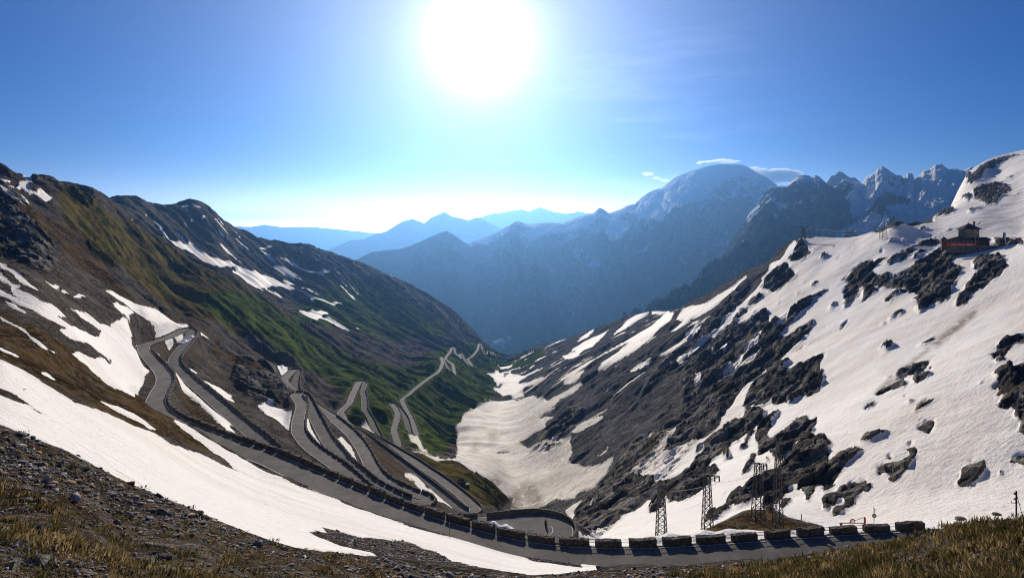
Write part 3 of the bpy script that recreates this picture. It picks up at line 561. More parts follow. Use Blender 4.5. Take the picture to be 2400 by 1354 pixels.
def facets(x, y, seed):
    ix = np.floor(x); iy = np.floor(y); best = np.full(x.shape, 9.0); h = np.zeros(x.shape)
    for dx in (-1, 0, 1):
        for dy in (-1, 0, 1):
            cx = (ix + dx).astype(np.int64); cy = (iy + dy).astype(np.int64)
            r = [hash2(cx, cy, seed + k) / 4294967296.0 for k in range(5)]
            ex = x - (ix + dx + r[0]); ey = y - (iy + dy + r[1]); d2 = ex * ex + ey * ey
            m = d2 < best; best[m] = d2[m]
            h[m] = (r[2] - .5 + (r[3] - .5) * 1.6 * ex + (r[4] - .5) * 1.6 * ey)[m]
    return h
rm_ = RK > .03
xa = (x2 * (1 - left) + x1 * left)[rm_]; ya = (y2 * (1 - left) + y1 * left)[rm_]
dd_ = np.clip(GD[rm_] / 260, .35, 2.6)
wx_ = xa + 2.5 * perlin(xa / 9, ya / 9, 5); wy_ = ya + 2.5 * perlin(xa / 9, ya / 9, 6)
fh = 2.3 * facets(wx_ / 19, wy_ / 6.5, 81) + 1.05 * facets(wx_ / 8, wy_ / 2.8, 86) + .4 * facets(wx_ / 2.6, wy_ / 1.3, 91)
Dz[rm_] += RK[rm_] * fh * np.where(GD[rm_] < 140, .5, 1.0) * np.sqrt(dd_)
rm_ = (GD > 130) & (GD < 1750) & (SN < .6)
xa = (x2 * (1 - left) + x1 * left)[rm_]; ya = (y2 * (1 - left) + y1 * left)[rm_]
wx_ = xa + 5 * perlin(xa / 14, ya / 14, 7); wy_ = ya + 5 * perlin(xa / 14, ya / 14, 8)
Dz[rm_] += (1 - SN[rm_]) * sstep(130, 350, GD[rm_]) * (1.5 * facets(wx_ / 26, wy_ / 8, 95) + .9 * facets(wx_ / 9, wy_ / 3.6, 99)) * np.clip(GD[rm_] / 600, .5, 1.5) * (.4 + .6 * sstep(-.15, .3, perlin(xa / 60, ya / 40, 9)))
# ---- bench the road into the slope
road_d = np.full((NR, NC), 99.0, np.float32); road_z = np.zeros((NR, NC), np.float32)
lp = RC[(RPAR > 57.5) & (RPAR < 66.2)]; lc = lp.mean(0)
LOOP = np.vstack([lp * (1 - t) + lc * t for t in (0, .25, .5, .75, 1.0)])
for x, y, z in np.vstack([RC, LOOP]):
    R = 10.0
    if y - R < 1.5: continue
    us = sorted(((x - R) / max(y - R, 5) * F + CX, (x + R) / max(y - R, 5) * F + CX, (x - R) / (y + R) * F + CX, (x + R) / (y + R) * F + CX))
    c0, c1 = np.searchsorted(gu, [us[0], us[-1]]); r0, r1 = np.searchsorted(gv, [math.log(y - R), math.log(y + R)])
    if c1 <= c0 or r1 <= r0: continue
    sl = (slice(r0, r1), slice(c0, c1))
    dd = np.hypot(TX[sl] - x, TY[sl] - y)
    m = dd < road_d[sl]
    road_d[sl][m] = dd[m]; road_z[sl][m] = z
near_road = 1 - sstep(3.0, 9.5, road_d)
TZ = TZ + Dz * (1 - near_road)
bench = 1 - sstep(3.2, 6.5, road_d)
TZ = TZ * (1 - bench) + (road_z - .12) * bench
verge = 1 - sstep(2.7, 3.6, road_d)
SN = SN * (1 - verge); BR = np.maximum(BR, .35 * bench); GR = GR * (1 - bench * .6)
# ------------------------------------------------------------------ ground material and mesh
g = NT("ground")
pos = g.pos()
dist = g.new("ShaderNodeCameraData").outputs["View Distance"] if False else None
lf = g.attr("left")
n_big = g.noise(pos, .015, 6, .65)
n_all = g.noise(pos, .06, 11, .74)
n_mid = g.noise(pos, .22, 9, .70)
n_sml = g.noise(pos, 1.1, 7, .70)
n_fin = g.noise(pos, 9.0, 4, .65)
def strk(sc, st, det=9, ro=.7):
    a = g.noise(pos, sc, det, ro, stretch=(st, 1.0, .6), rot=(0, 0, math.radians(-29)))
    b = g.noise(pos, sc, det, ro, stretch=(st, 1.0, .6), rot=(0, 0, math.radians(28)))
    return g.mix(lf, b, a)
n_strk = strk(.11, .22)
n_str2 = strk(.55, .25)
stone = g.vor(pos, 1.6, out="Color"); stone2 = g.vor(pos, 5.5, out="Color"); stone3 = g.vor(pos, .42, out="Color")
def chan(c):
    n = g.new("ShaderNodeSeparateColor"); g.l.new(c, n.inputs[0]); return n.outputs[0]
s1, s2, s3 = chan(stone), chan(stone2), chan(stone3)
sn = g.attr("snow"); rk = g.attr("rock"); gr = g.attr("green"); ol = g.attr("olive"); br = g.attr("brown"); fo = g.attr("fore")
edge = g.math('ADD', g.math('MULTIPLY', g.math('SUBTRACT', n_mid, .5), 1.0), g.math('MULTIPLY', g.math('SUBTRACT', n_str2, .5), .9))
edge = g.math('ADD', edge, g.math('MULTIPLY', g.math('SUBTRACT', n_sml, .5), .5))
# noise only frays the rim of a patch
rim = g.math('SUBTRACT', 1.0, g.math('ABSOLUTE', g.math('MULTIPLY_ADD', sn, 2.0, -1.0)))
snow = g.ss(.40, .47, g.math('ADD', sn, g.math('MULTIPLY', edge, g.math('MULTIPLY_ADD', g.math('MULTIPLY', rim, g.attr("fray")), 1.9, g.math('MULTIPLY', g.attr("fray"), .16)))))
def pick(v, a, b): return g.ss((a + b) / 2 - (a and b and abs(b - a) < .5 and .28 or .5) * abs(b - a) * (1 if b > a else -1), (a + b) / 2 + (a and b and abs(b - a) < .5 and .28 or .5) * abs(b - a) * (1 if b > a else -1), v)
scree = g.mix(pick(n_all, .38, .66), g.mix(lf, (.055, .056, .058), (.036, .032, .028)), g.mix(lf, (.104, .112, .124), (.112, .098, .082)))
scree = g.mix(g.math('MULTIPLY', pick(s1, .55, .95), .6), scree, (.150, .138, .122))
scree = g.mix(g.math('MULTIPLY', pick(s2, .6, 1.0), .5), scree, (.19, .175, .155))
scree = g.mix(g.math('MULTIPLY', pick(s2, .35, .0), .75), scree, (.014, .013, .013))
scree = g.mix(g.math('MULTIPLY', pick(s3, .3, .0), .6), scree, (.022, .020, .019))
scree = g.mix(g.math('MULTIPLY', pick(n_big, .45, .65), g.math('MULTIPLY', lf, .5)), scree, (.085, .062, .040))
fiss = g.ss(.0, .045, g.math('ABSOLUTE', g.math('SUBTRACT', n_strk, .5)))
fis2 = g.ss(.0, .05, g.math('ABSOLUTE', g.math('SUBTRACT', n_str2, .5)))
rock = g.mix(pick(n_strk, .36, .64), (.062, .060, .057), (.225, .212, .195))
rock = g.mix(g.math('MULTIPLY', pick(n_mid, .48, .66), .7), rock, (.30, .28, .255))
rock = g.mix(g.math('MULTIPLY', pick(n_big, .56, .68), .4), rock, (.095, .060, .036))
rock = g.mix(g.math('MULTIPLY_ADD', fiss, -.72, .72), rock, (.020, .020, .020))
rock = g.mix(g.math('MULTIPLY_ADD', fis2, -.6, .6), rock, (.022, .022, .022))
turf = g.mix(pick(n_all, .38, .64), (.022, .034, .009), (.066, .094, .019))
turf = g.mix(g.math('MULTIPLY', pick(n_strk, .47, .62), .75), turf, (.098, .125, .027))
turf = g.mix(g.math('MULTIPLY', pick(n_strk, .46, .34), .6), turf, (.012, .018, .010))
turf = g.mix(g.math('MULTIPLY', pick(n_big, .58, .68), .5), turf, (.065, .055, .040))
oliv = g.mix(pick(n_strk, .36, .64), (.026, .024, .010), (.108, .085, .024))
oliv = g.mix(g.math('MULTIPLY', pick(n_all, .48, .66), .6), oliv, (.076, .084, .018))
oliv = g.mix(g.math('MULTIPLY', pick(s1, .7, 1.0), .45), oliv, (.11, .10, .085))
oliv = g.mix(g.math('MULTIPLY', pick(n_mid, .46, .34), .6), oliv, (.014, .013, .010))
brwn = g.mix(pick(n_all, .36, .66), (.030, .021, .012), (.098, .064, .030))
brwn = g.mix(g.math('MULTIPLY', pick(s1, .6, .95), .6), brwn, (.135, .118, .098))
brwn = g.mix(g.math('MULTIPLY', pick(s2, .35, .0), .6), brwn, (.016, .012, .009))
def frayed(a, lo=.38, hi=.62): return g.ss(lo, hi, g.math('ADD', a, g.math('MULTIPLY', edge, .5)))
craggy = g.math('MULTIPLY', g.ss(.57, .63, n_mid), g.math('MULTIPLY', g.ss(.48, .6, n_all), .8))
scree = g.mix(craggy, scree, rock)
base = g.mix(frayed(rk), scree, rock)
base = g.mix(frayed(ol), base, oliv)
turf = g.mix(craggy, turf, rock)
base = g.mix(frayed(gr), base, turf)
base = g.mix(frayed(br), base, brwn)
base = g.mix(1.0, base, (1.5, 1.47, 1.42), 'MULTIPLY')
earth = g.mix(pick(n_sml, .36, .64), (.055, .043, .031), (.155, .118, .080))
earth = g.mix(g.math('MULTIPLY', pick(s2, .55, .95), .8), earth, (.20, .19, .175))
earth = g.mix(g.math('MULTIPLY', pick(n_fin, .5, .7), .5), earth, (.15, .11, .06))
base = g.mix(fo, base, earth)
snowc = g.mix(g.ss(.42, .66, n_big), (.86, .835, .79), (.81, .755, .68))
spk = strk(1.7, .3, 6, .75)
speck = g.ss(.60, .74, spk)
snowc = g.mix(g.math('MULTIPLY', speck, .38), snowc, (.36, .30, .24))
runl = g.ss(.52, .62, strk(.06, .07, 6, .6))
snowc = g.mix(g.math('MULTIPLY', runl, .45), snowc, (.66, .60, .53))
spk2 = g.ss(.57, .68, strk(.35, .22, 7, .75))
snowc = g.mix(g.math('MULTIPLY', spk2, .22), snowc, (.55, .49, .43))
dirt = g.attr("dirt")
fleck = g.ss(.655, .70, strk(3.2, .35, 4, .6))
snowc = g.mix(g.math('MULTIPLY', fleck, .65), snowc, (.13, .10, .075))
snowc = g.mix(g.math('MULTIPLY', g.attr("valley"), g.ss(.44, .58, n_str2)), snowc, (.31, .265, .21))
snowc = g.mix(g.math('MULTIPLY', g.attr("valley"), g.math('MULTIPLY_ADD', g.ss(.4, .6, n_big), .35, .35)), snowc, (.50, .44, .36))
snowc = g.mix(g.math('MULTIPLY', dirt, g.ss(.36, .52, n_mid)), snowc, (.20, .16, .115))
col = g.mix(snow, base, snowc)
# relief too fine for the mesh
cup = strk(.8, .4, 5, .65)
hs = g.math('ADD', g.math('MULTIPLY', cup, .5), g.math('MULTIPLY', n_sml, .26))
hr = g.math('ADD', g.math('MULTIPLY', n_mid, 2.2), g.math('ADD', g.math('MULTIPLY', n_sml, .5), g.math('MULTIPLY', s2, .05)))
hr = g.math('ADD', hr, g.math('MULTIPLY', rk, g.math('ADD', g.math('MULTIPLY', n_strk, 6.0), g.math('MULTIPLY', n_str2, 1.6))))
hh = g.math('ADD', g.math('MULTIPLY', hs, snow), g.math('MULTIPLY', hr, g.math('SUBTRACT', 1.0, snow)))
nrm = g.bump(hh, .95, 1.0)
rough = g.math('MULTIPLY_ADD', snow, -.25, .92)
ground_mat = g.fin(col, rough, nrm, g.math("MULTIPLY", snow, .12))
me = make_mesh("hillside", np.stack([TX, TY, TZ], -1).reshape(-1, 3), grid_faces(NR, NC))
dirt_m = blur(layer("""0 0 1|1190,1175 1205,1150 1215,1130 1240,1128 1265,1150 1275,1175 1270,1215 1190,1215 / 1106,1048 1113,1034 1124,1040 1118,1050 1126,1060 1115,1066 1103,1056 / 1140,1018 1158,1010 1172,1030 1150,1042 / 1120,1130 1165,1118 1180,1128 1160,1142 1130,1136 / 2176,805 2290,720 2292,735 2200,810 / 2050,920 2176,812 2182,816 2060,926"""), 5)
for nme, a in (("snow", SN), ("rock", RK), ("green", GR), ("olive", OL), ("brown", BR), ("fore", fore), ("left", left), ("fray", np.maximum(.38 + .62 * sstep(650, 220, GD), 1.3 * sstep(250, 330, GD) * sstep(1200, 700, GD) * sstep(190, 120, np.abs(TX)))), ("valley", sstep(250, 330, GD) * sstep(1300, 500, GD) * sstep(150, 60, np.abs(TX)) * (SN > .01)), ("dirt", sample(dirt_m, GU, Yg))):
    add_attr(me, nme, a)
terrain = struct(link("hillside", me, ground_mat))
bx, by = np.meshgrid(np.linspace(-45, 45, 61), np.linspace(-45, .34, 41))
bz = -1.72 + .42 * np.maximum(-by - .5, 0) + .12 * perlin(bx / 1.3, by / 1.3, 77) * np.clip(-by / 3, 0, 1)
bm_ = make_mesh("ground", np.stack([bx, by, bz], -1).reshape(-1, 3), grid_faces(41, 61))
add_attr(bm_, "fore", np.ones(bx.size))
struct(link("ground", bm_, ground_mat))
# ------------------------------------------------------------------ the ranges beyond the valley
def ridged(x, y, lam, s, octs=7, gain=.56):
    v = 0; a = 1.0; t = 0
    wx = x + lam * .35 * perlin(x / lam * .8, y / lam * .8, s + 50); wy = y + lam * .35 * perlin(x / lam * .8, y / lam * .8, s + 60)
    for k in range(octs):
        v = v + a * (1 - 2.2 * np.abs(perlin(wx / lam, wy / lam, s + k))); t += a; a *= gain; lam *= .48
    return v / t
mm = NT("mountain")
mp = mm.pos()
m1 = mm.noise(mp, .004, 7, .68); m2 = mm.noise(mp, .03, 6, .65); m3 = mm.noise(mp, .0045, 8, .72, stretch=(1, 1, .30))
nz = mm.new("ShaderNodeSeparateXYZ"); mm.l.new(mm.new("ShaderNodeNewGeometry").outputs["Normal"], nz.inputs[0])
msn = mm.attr("snow")
mrock = mm.mix(mm.ss(.35, .68, m1), (.022, .022, .026), (.080, .077, .074))
mrock = mm.mix(mm.math('MULTIPLY', mm.ss(.5, .75, m2), .5), mrock, (.16, .15, .145))
mwood = mm.mix(mm.ss(.4, .65, m1), (.014, .024, .012), (.045, .055, .028))
mcol = mm.mix(mm.attr("wood"), mrock, mwood)
msum = mm.math('ADD', mm.math('MULTIPLY', mm.math('SUBTRACT', m3, .5), 2.6), mm.math('ADD', msn, mm.math('MULTIPLY', mm.math('SUBTRACT', nz.outputs[2], .72), .9)))
mcol = mm.mix(mm.ss(.48, .53, msum), mcol, (.84, .84, .85))
mb = mm.bump(mm.math('ADD', mm.math('MULTIPLY', m1, 110.0), mm.math('MULTIPLY', m2, 9.0)), .8, 1.0)
mountain_mat = mm.fin(mcol, .9, mb, .0)
def mountain(label, sky, D, df, Yf, lam, amp, seed, snow_fn, polys_px="", wood=-9999, nu=520, nt=200, jag=.10, gam=1.15, cut="", dome=0.0):
    P = np.array([[float(a) for a in p.split(",")] for p in sky.split()])
    us = np.linspace(P[0, 0], P[-1, 0], nu)
    Yc_ = np.interp(us, P[:, 0], P[:, 1])
    Dc = np.interp(us, P[:, 0], P[:, 2]) * D if P.shape[1] > 2 else np.full(nu, float(D))
    t = np.concatenate([np.linspace(0, 1, nt), np.linspace(1, 1.45, nt // 5)[1:]])
    T, U = np.meshgrid(t, us, indexing='ij')
    zc = -(Yc_ - H0) / F * Dc; zb = -(Yf - H0) / F * df
    d = df + T * (Dc[None] - df)
    X = (U - CX) / F * d
    prof = np.where(T <= 1, np.clip(T, 0, 1) ** gam, 1 - (T - 1) * 1.3)
    Z = zb + (zc[None] - zb) * prof
    prof = prof * (1 - dome) + np.where(T <= 1, 1 - (1 - np.clip(T, 0, 1)) ** 2, prof) * dome
    r = ridged(X, d, lam, seed)
    env = np.clip(np.minimum(T, 1) * 3, 0, 1) * (np.clip((1 - T) * 2.2, 0, 1) * (1 - jag) + jag)
    Z = Z + amp * (r - .25) * env
    sn_ = snow_fn(X, d, Z, T, U) + (.22 - r) * 1.25 * env
    px_Y = H0 - Z / d * F
    if polys_px:
        sn_ = sn_ + sample(blur(layer(polys_px), 3), U, px_Y) * .75
    if cut:
        sn_ = sn_ - sample(blur(layer(cut), 6), U, px_Y) * .30
    me = make_mesh("mountain", np.stack([X, d, Z], -1).reshape(-1, 3), grid_faces(len(t), nu))
    add_attr(me, "snow", sn_); add_attr(me, "wood", sstep(wood + 120, wood - 120, Z))
    o = struct(link("mountain", me, mountain_mat))
    return o
# faint ranges in the far distance
mountain("far", "400,540 555,530 590,532 620,527 660,533 700,532 740,533 790,537 820,540 860,545 900,548 1000,556 1100,562", 28000, 21000, 640, 2500, 420, 101, lambda X, Y, Z, T, U: 0 * X)
mountain("far2", "1010,545 1080,520 1130,508 1155,500 1180,498 1205,494 1225,492 1240,497 1265,485 1285,491 1300,497 1325,501 1345,500 1352,496 1375,500 1400,503 1500,520", 21500, 16500, 660, 2200, 420, 111, lambda X, Y, Z, T, U: .22 + (Z - 700) / 1200)
mountain("mid", "640,640 760,590 790,577 820,564 850,561 880,549 905,542 930,527 945,519 968,514 985,520 995,524 1010,511 1042,497 1060,508 1080,512 1100,518 1118,509 1150,523 1200,548 1300,600", 14500, 9800, 760, 1700, 420, 121, lambda X, Y, Z, T, U: .05 + (Z - 200) / 900, wood=-350, jag=.05)
mountain("hill", "700,680 780,632 835,609 870,592 900,588 935,584 960,577 985,566 1010,555 1030,547 1047,542 1062,550 1085,566 1110,580 1140,600 1200,640 1320,700", 6600, 3700, 860, 950, 270, 131, lambda X, Y, Z, T, U: -.25 + (Z + 150) / 900, wood=-250, jag=.04)
mountain("massif", "960,600 1040,582 1090,574 1110,566 1130,558 1165,545 1195,528 1210,519 1225,523 1240,527 1262,524 1285,522 1320,524 1345,512 1372,504 1392,500 1405,488 1412,490 1428,500 1450,492 1470,482 1490,478 1505,462 1520,452 1535,446 1552,442 1565,430 1580,418 1600,408 1625,399 1650,392 1680,386 1712,385 1738,386 1755,392 1775,405 1800,418 1825,438 1850,458 1900,490 1960,520", 7400, 3800, 850, 1250, 520, 141, lambda X, Y, Z, T, U: .42 + (Z + 80) / 2600, """0 0 1|1500,480 1520,460 1555,442 1600,408 1680,387 1745,387 1720,400 1700,420 1660,450 1640,470 1600,480 1570,500 1545,530 1560,555 1520,540 1500,520 1490,500 / 1430,510 1470,515 1480,540 1440,570 1420,610 1390,640 1380,620 1410,560 1425,530 / 1290,520 1345,516 1400,500 1380,530 1330,545 1250,560 1210,555 1250,535 / 1480,565 1530,570 1580,560 1520,590 1470,620 1440,640 1470,590 / 1340,575 1370,570 1360,610 1345,605 / 1210,612 1240,592 1255,590 1240,603 / 1310,560 1350,545 1360,550 1320,575 1300,580""", wood=-420, nu=900, nt=300, jag=.035, dome=.55)
mountain("towers", "1460,900 1540,800 1600,720 1640,662 1675,617 1700,585 1722,556 1740,528 1760,497 1780,478 1795,452 1806,440 1825,438 1845,437 1858,425 1870,415 1885,412 1895,413 1903,418 1911,412 1920,416 1935,429 1950,440 1962,436 1975,422 1985,420 2000,424 2012,430 2020,432 2030,416 2050,407 2058,396 2068,391 2080,398 2090,405 2100,412 2112,413 2118,420 2128,408 2138,409 2144,424 2152,414 2165,402 2180,398 2192,388 2208,386 2216,394 2222,399 2240,398 2258,402 2275,392 2300,400 2400,400 2500,390", 3900, 1900, 790, 480, 255, 151, lambda X, Y, Z, T, U: .47 + (Z - 40) / 1500 + np.clip((U - 1990) / 500, 0, .35), """0 0 1|2135,425 2200,398 2265,405 2265,470 2200,505 2100,540 2000,570 1935,570 1990,530 2060,490 2130,470 2120,450 / 2000,436 2040,418 2080,420 2070,450 2050,455 2020,445 / 1965,470 2010,440 2060,455 2040,490 2000,510 1985,490""", nu=900, nt=300, jag=.07, gam=1.3, dome=.2, cut="0 0 1|1800,445 1850,438 1910,414 1950,440 1985,422 2010,440 2000,470 1990,520 1960,540 1900,545 1850,500 / 2085,405 2130,412 2140,470 2120,500 2060,510 2080,450")
mountain("pinnacle", "1880,470 1935,432 1948,412 1958,410 1966,402 1975,404 1985,412 1992,416 2004,416 2030,440 2100,470", 5600, 4300, 640, 400, 140, 161, lambda X, Y, Z, T, U: .1 + 0 * X, jag=.12, nu=200, nt=90)
# ground that carries on to the horizon under the ranges
GZ = -1420.0
xs = np.linspace(-52000, 52000, 60); ys = np.linspace(900, 60000, 60)
gx, gy = np.meshgrid(xs, ys)
vg = NT("valley_ground")
vgn = vg.noise(vg.pos(), .002, 5)
vgm = vg.fin(vg.mix(vgn, (.02, .03, .015), (.06, .07, .035)))
struct(link("ground", make_mesh("ground", np.stack([gx, gy, np.full_like(gx, GZ)], -1).reshape(-1, 3), grid_faces(60, 60)), vgm))

# ------------------------------------------------------------------ the air between
HZ_TOP = 1215.0
bm = bmesh.new()
bmesh.ops.create_cube(bm, size=1.0)
for v in bm.verts:
    v.co = Vector((v.co.x * 120000, 14500 + (v.co.y) * 35000, (GZ - 1 + HZ_TOP) / 2 + v.co.z * (HZ_TOP - GZ + 1)))
me = bpy.data.meshes.new("haze"); bm.to_mesh(me); bm.free()
hm = bpy.data.materials.new("haze"); hm.use_nodes = True
hm.node_tree.nodes.clear()
ho = hm.node_tree.nodes.new("ShaderNodeOutputMaterial"); hv = hm.node_tree.nodes.new("ShaderNodeVolumePrincipled")
hv.inputs["Color"].default_value = (.19, .46, 1.0, 1)
hv.inputs["Density"].default_value = 6.4e-5
hv.inputs["Anisotropy"].default_value = .65
hm.node_tree.links.new(hv.outputs[0], ho.inputs["Volume"])
haze = link("haze", me, hm)
haze["kind"] = "stuff"
hm.cycles.homogeneous_volume = True

# ------------------------------------------------------------------ clouds on the big summit, above the haze
def cloud(label, blobs, dens, seed):
    ctr = unproj(*blobs[0][:3])
    bm = bmesh.new()
    for u, Y, d, wpx, hpx in blobs:
        p = unproj(u, Y, d) - ctr
        bmesh.ops.create_icosphere(bm, subdivisions=2, radius=1.0, matrix=Matrix.Translation(p) @ Matrix.Diagonal((wpx / F * d / 2, wpx / F * d * .3, hpx / F * d / 2, 1)))
    me = bpy.data.meshes.new("cloud"); bm.to_mesh(me); bm.free()
    o = link("cloud", me); o.location = ctr
    rm = o.modifiers.new("merge", 'REMESH'); rm.mode = 'VOXEL'; rm.voxel_size = 26
    tx = bpy.data.textures.new("billow", 'CLOUDS'); tx.noise_scale = 110; tx.noise_depth = 4
    dm = o.modifiers.new("billow", 'DISPLACE'); dm.texture = tx; dm.strength = 75; dm.mid_level = .62; dm.texture_coords = 'GLOBAL'
    mt_ = bpy.data.materials.new("cloud"); mt_.use_nodes = True; nt = mt_.node_tree; nt.nodes.clear()
    ou = nt.nodes.new("ShaderNodeOutputMaterial"); v = nt.nodes.new("ShaderNodeVolumePrincipled")
    v.inputs["Color"].default_value = (1, 1, 1, 1); v.inputs["Density"].default_value = dens; v.inputs["Anisotropy"].default_value = .6
    nt.links.new(v.outputs[0], ou.inputs["Volume"]); mt_.cycles.homogeneous_volume = True
    me.materials.append(mt_)
    o["kind"] = "thing"; tag(o, label, "cloud", "small clouds by the big summit")
cloud("thin white cap cloud lying along the dome of the big summit", [(1690, 376, 9900, 70, 8), (1660, 379, 9900, 50, 6), (1715, 378, 9900, 50, 7), (1640, 383, 9900, 30, 4)], .012, 1)
cloud("smooth white cloud behind the right shoulder of the big summit", [(1825, 412, 13500, 110, 36), (1785, 402, 13500, 60, 16), (1860, 408, 13500, 50, 20), (1765, 394, 13500, 30, 8)], .010, 2)
cloud("small ragged cloud in the clear sky left of the big summit", [(1518, 408, 13500, 34, 12), (1540, 418, 13500, 24, 9), (1562, 424, 13500, 30, 7)], .006, 3)
# ------------------------------------------------------------------ road surface, markings
def ribbon(name, off, half, lift, mat, i0=0, i1=None):
    P = RC[i0:i1]; N = RN[i0:i1]
    L = P.copy(); R = P.copy()
    L[:, :2] += N * (off - half); R[:, :2] += N * (off + half)
    L[:, 2] += lift; R[:, 2] += lift
    v = np.stack([L, R], 1).reshape(-1, 3)
    f = grid_faces(len(P), 2)[:, ::-1]
    return struct(link(name, make_mesh(name, v, f), mat))
a = NT("asphalt")
ap = a.pos()
an = a.noise(ap, .25, 6, .6); an2 = a.noise(ap, 6.0, 4, .7)
ac = a.mix(a.ss(.4, .62, an), (.115, .108, .097), (.165, .155, .140))
ac = a.mix(a.math('MULTIPLY', a.ss(.5, .7, an2), .35), ac, (.13, .125, .115))
crk = a.ss(.0, .02, a.vor(ap, .22, 'DISTANCE_TO_EDGE'))
ac = a.mix(a.math('MULTIPLY_ADD', crk, -.35, .35), ac, (.035, .034, .033))
asphalt = a.fin(ac, .85, a.bump(an2, .3, .01), .12)
pw = NT("road_paint"); pwn = pw.noise(pw.pos(), 3.0, 5, .7)
paint = pw.fin(pw.mix(pw.ss(.42, .56, pwn), (.20, .19, .18), (.72, .71, .68)), .7)
ribbon("road", 0, RW, .0, asphalt)
# the widened bend nearest the camera is paved right across
ring = lp[::3]; vv = np.vstack([ring, lc[None]]); vv[:, 2] -= .012
struct(link("road", make_mesh("road", vv, np.array([[i, i + 1, len(ring)] for i in range(len(ring) - 1)] + [[len(ring) - 1, 0, len(ring)]]), True), asphalt))
def at(idx): return int(np.searchsorted(RPAR, idx))
ribbon("road_marking", -RW + .22, .07, .006, paint, 0, at(170))
ribbon("road_marking", RW - .22, .07, .006, paint, 0, at(170))

# ------------------------------------------------------------------ stone guard walls: separate blocks with gaps, one object each
st = NT("wall_stone")
so = st.new("ShaderNodeTexCoord").outputs["Object"]
oi = st.new("ShaderNodeObjectInfo").outputs["Random"]
sv = st.new("ShaderNodeVectorMath", operation='ADD'); st.l.new(so, sv.inputs[0])
sc_ = st.new("ShaderNodeCombineXYZ"); st.l.new(st.math('MULTIPLY', oi, 37.0), sc_.inputs[0]); st.l.new(sc_.outputs[0], sv.inputs[1])
smp = st.new("ShaderNodeMapping"); smp.inputs["Scale"].default_value = (2.2, 2.2, 4.0); st.l.new(sv.outputs[0], smp.inputs[0])
cell = st.vor(smp.outputs[0], 1.0, out="Color"); joint = st.ss(.0, .07, st.vor(smp.outputs[0], 1.0, 'DISTANCE_TO_EDGE'))
cs = st.new("ShaderNodeSeparateColor"); st.l.new(cell, cs.inputs[0])
sn1 = st.noise(sv.outputs[0], 3.0, 6, .7)
wc = st.mix(cs.outputs[0], (.085, .076, .062), (.210, .190, .160))
wc = st.mix(st.math('MULTIPLY', st.ss(.52, .66, sn1), .6), wc, (.26, .22, .17))
wc = st.mix(st.math('MULTIPLY', st.ss(.60, .70, st.noise(sv.outputs[0], 1.1, 4)), .6), wc, (.075, .072, .030))
wc = st.mix(joint, (.035, .031, .026), wc)
wall_mat = st.fin(wc, .92, st.bump(st.math('ADD', st.math('MULTIPLY', joint, .05), st.math('MULTIPLY', sn1, .08)), .8, 1.0), .1)

def block_mesh(L, W, H, seed, sub=(9, 3, 4)):
    bm = bmesh.new()
    bmesh.ops.create_cube(bm, size=1.0)
    bmesh.ops.scale(bm, vec=(L, W, H), verts=bm.verts)
    bmesh.ops.bevel(bm, geom=list(bm.edges), offset=.05, segments=1, affect='EDGES')
    bmesh.ops.subdivide_edges(bm, edges=[e for e in bm.edges if e.calc_length() > L * .5], cuts=9, use_grid_fill=True)
    bmesh.ops.subdivide_edges(bm, edges=[e for e in bm.edges if e.calc_length() > H * .45], cuts=2, use_grid_fill=True)
    r = random.Random(seed)
    for v in bm.verts:
        v.co += Vector((r.uniform(-.03, .03), r.uniform(-.035, .035), r.uniform(-.03, .035)))
        if v.co.z > H * .4: v.co.z += .05 * math.sin(v.co.x * 1.7 + seed) + r.uniform(-.02, .03)
        v.co.z += H / 2 - .25
    me = bpy.data.meshes.new("wall_block"); bm.to_mesh(me); bm.free()
    me.materials.append(wall_mat)
    return me
BLK = [block_mesh(3.85, .66, 1.04, s) for s in range(6)]
ORD = lambda n: "%d%s" % (n, "th" if 10 <= n % 100 <= 20 else {1: "st", 2: "nd", 3: "rd"}.get(n % 10, "th"))
def row_of_blocks(i0, i1, side, where, end, group, off=.58, step=4.45):
    a0, a1 = at(i0), at(i1)
    E = RC[a0:a1].copy(); E[:, :2] += RN[a0:a1] * side * (RW + off)
    s = np.r_[0, np.cumsum(np.linalg.norm(np.diff(E[:, :2], axis=0), axis=1))]
    k = 0
    for q in np.arange(step * .5, s[-1] - step * .4, step):
        p = np.array([np.interp(q, s, E[:, j]) for j in range(3)])
        b = np.array([np.interp(min(q + 1.5, s[-1]), s, E[:, j]) for j in range(3)]); c = np.array([np.interp(max(q - 1.5, 0), s, E[:, j]) for j in range(3)])
        t = b - c
        o = bpy.data.objects.new("wall_block", BLK[random.randrange(6)])
        COL.objects.link(o)
        o.location = p
        o.rotation_euler = (0, -math.atan2(t[2], math.hypot(t[0], t[1])), math.atan2(t[1], t[0]))
        sc = random.uniform(.94, 1.04)
        o.scale = (random.uniform(.86, 1.06), random.uniform(.9, 1.15), random.uniform(.86, 1.12))
        k += 1
        tag(o, "rough stone guard block %s, %s from %s" % (where, ORD(k), end), "wall block", group)
        if q + step / 2 < s[-1] - step and p[1] < 110:
            gaps.append((np.array([np.interp(q + step / 2, s, E[:, j]) for j in range(3)]), math.atan2(t[1], t[0]), ORD(k)))
gaps = []
row_of_blocks(1.5, 30.5, 1, "edging the nearest road", "its right end", "guard blocks along the nearest road")
row_of_blocks(33.2, 55, -1, "edging the second road down", "the left hairpin", "guard blocks along the second road")
row_of_blocks(66.6, 85, 1, "edging the third road down", "the near bend", "guard blocks along the third road")
row_of_blocks(85.6, 97.5, -1, "edging the fourth road down", "the upper bend", "guard blocks along the fourth road")
row_of_blocks(98.2, 112, 1, "edging the fifth road down", "its lower bend", "guard blocks along the fifth road")
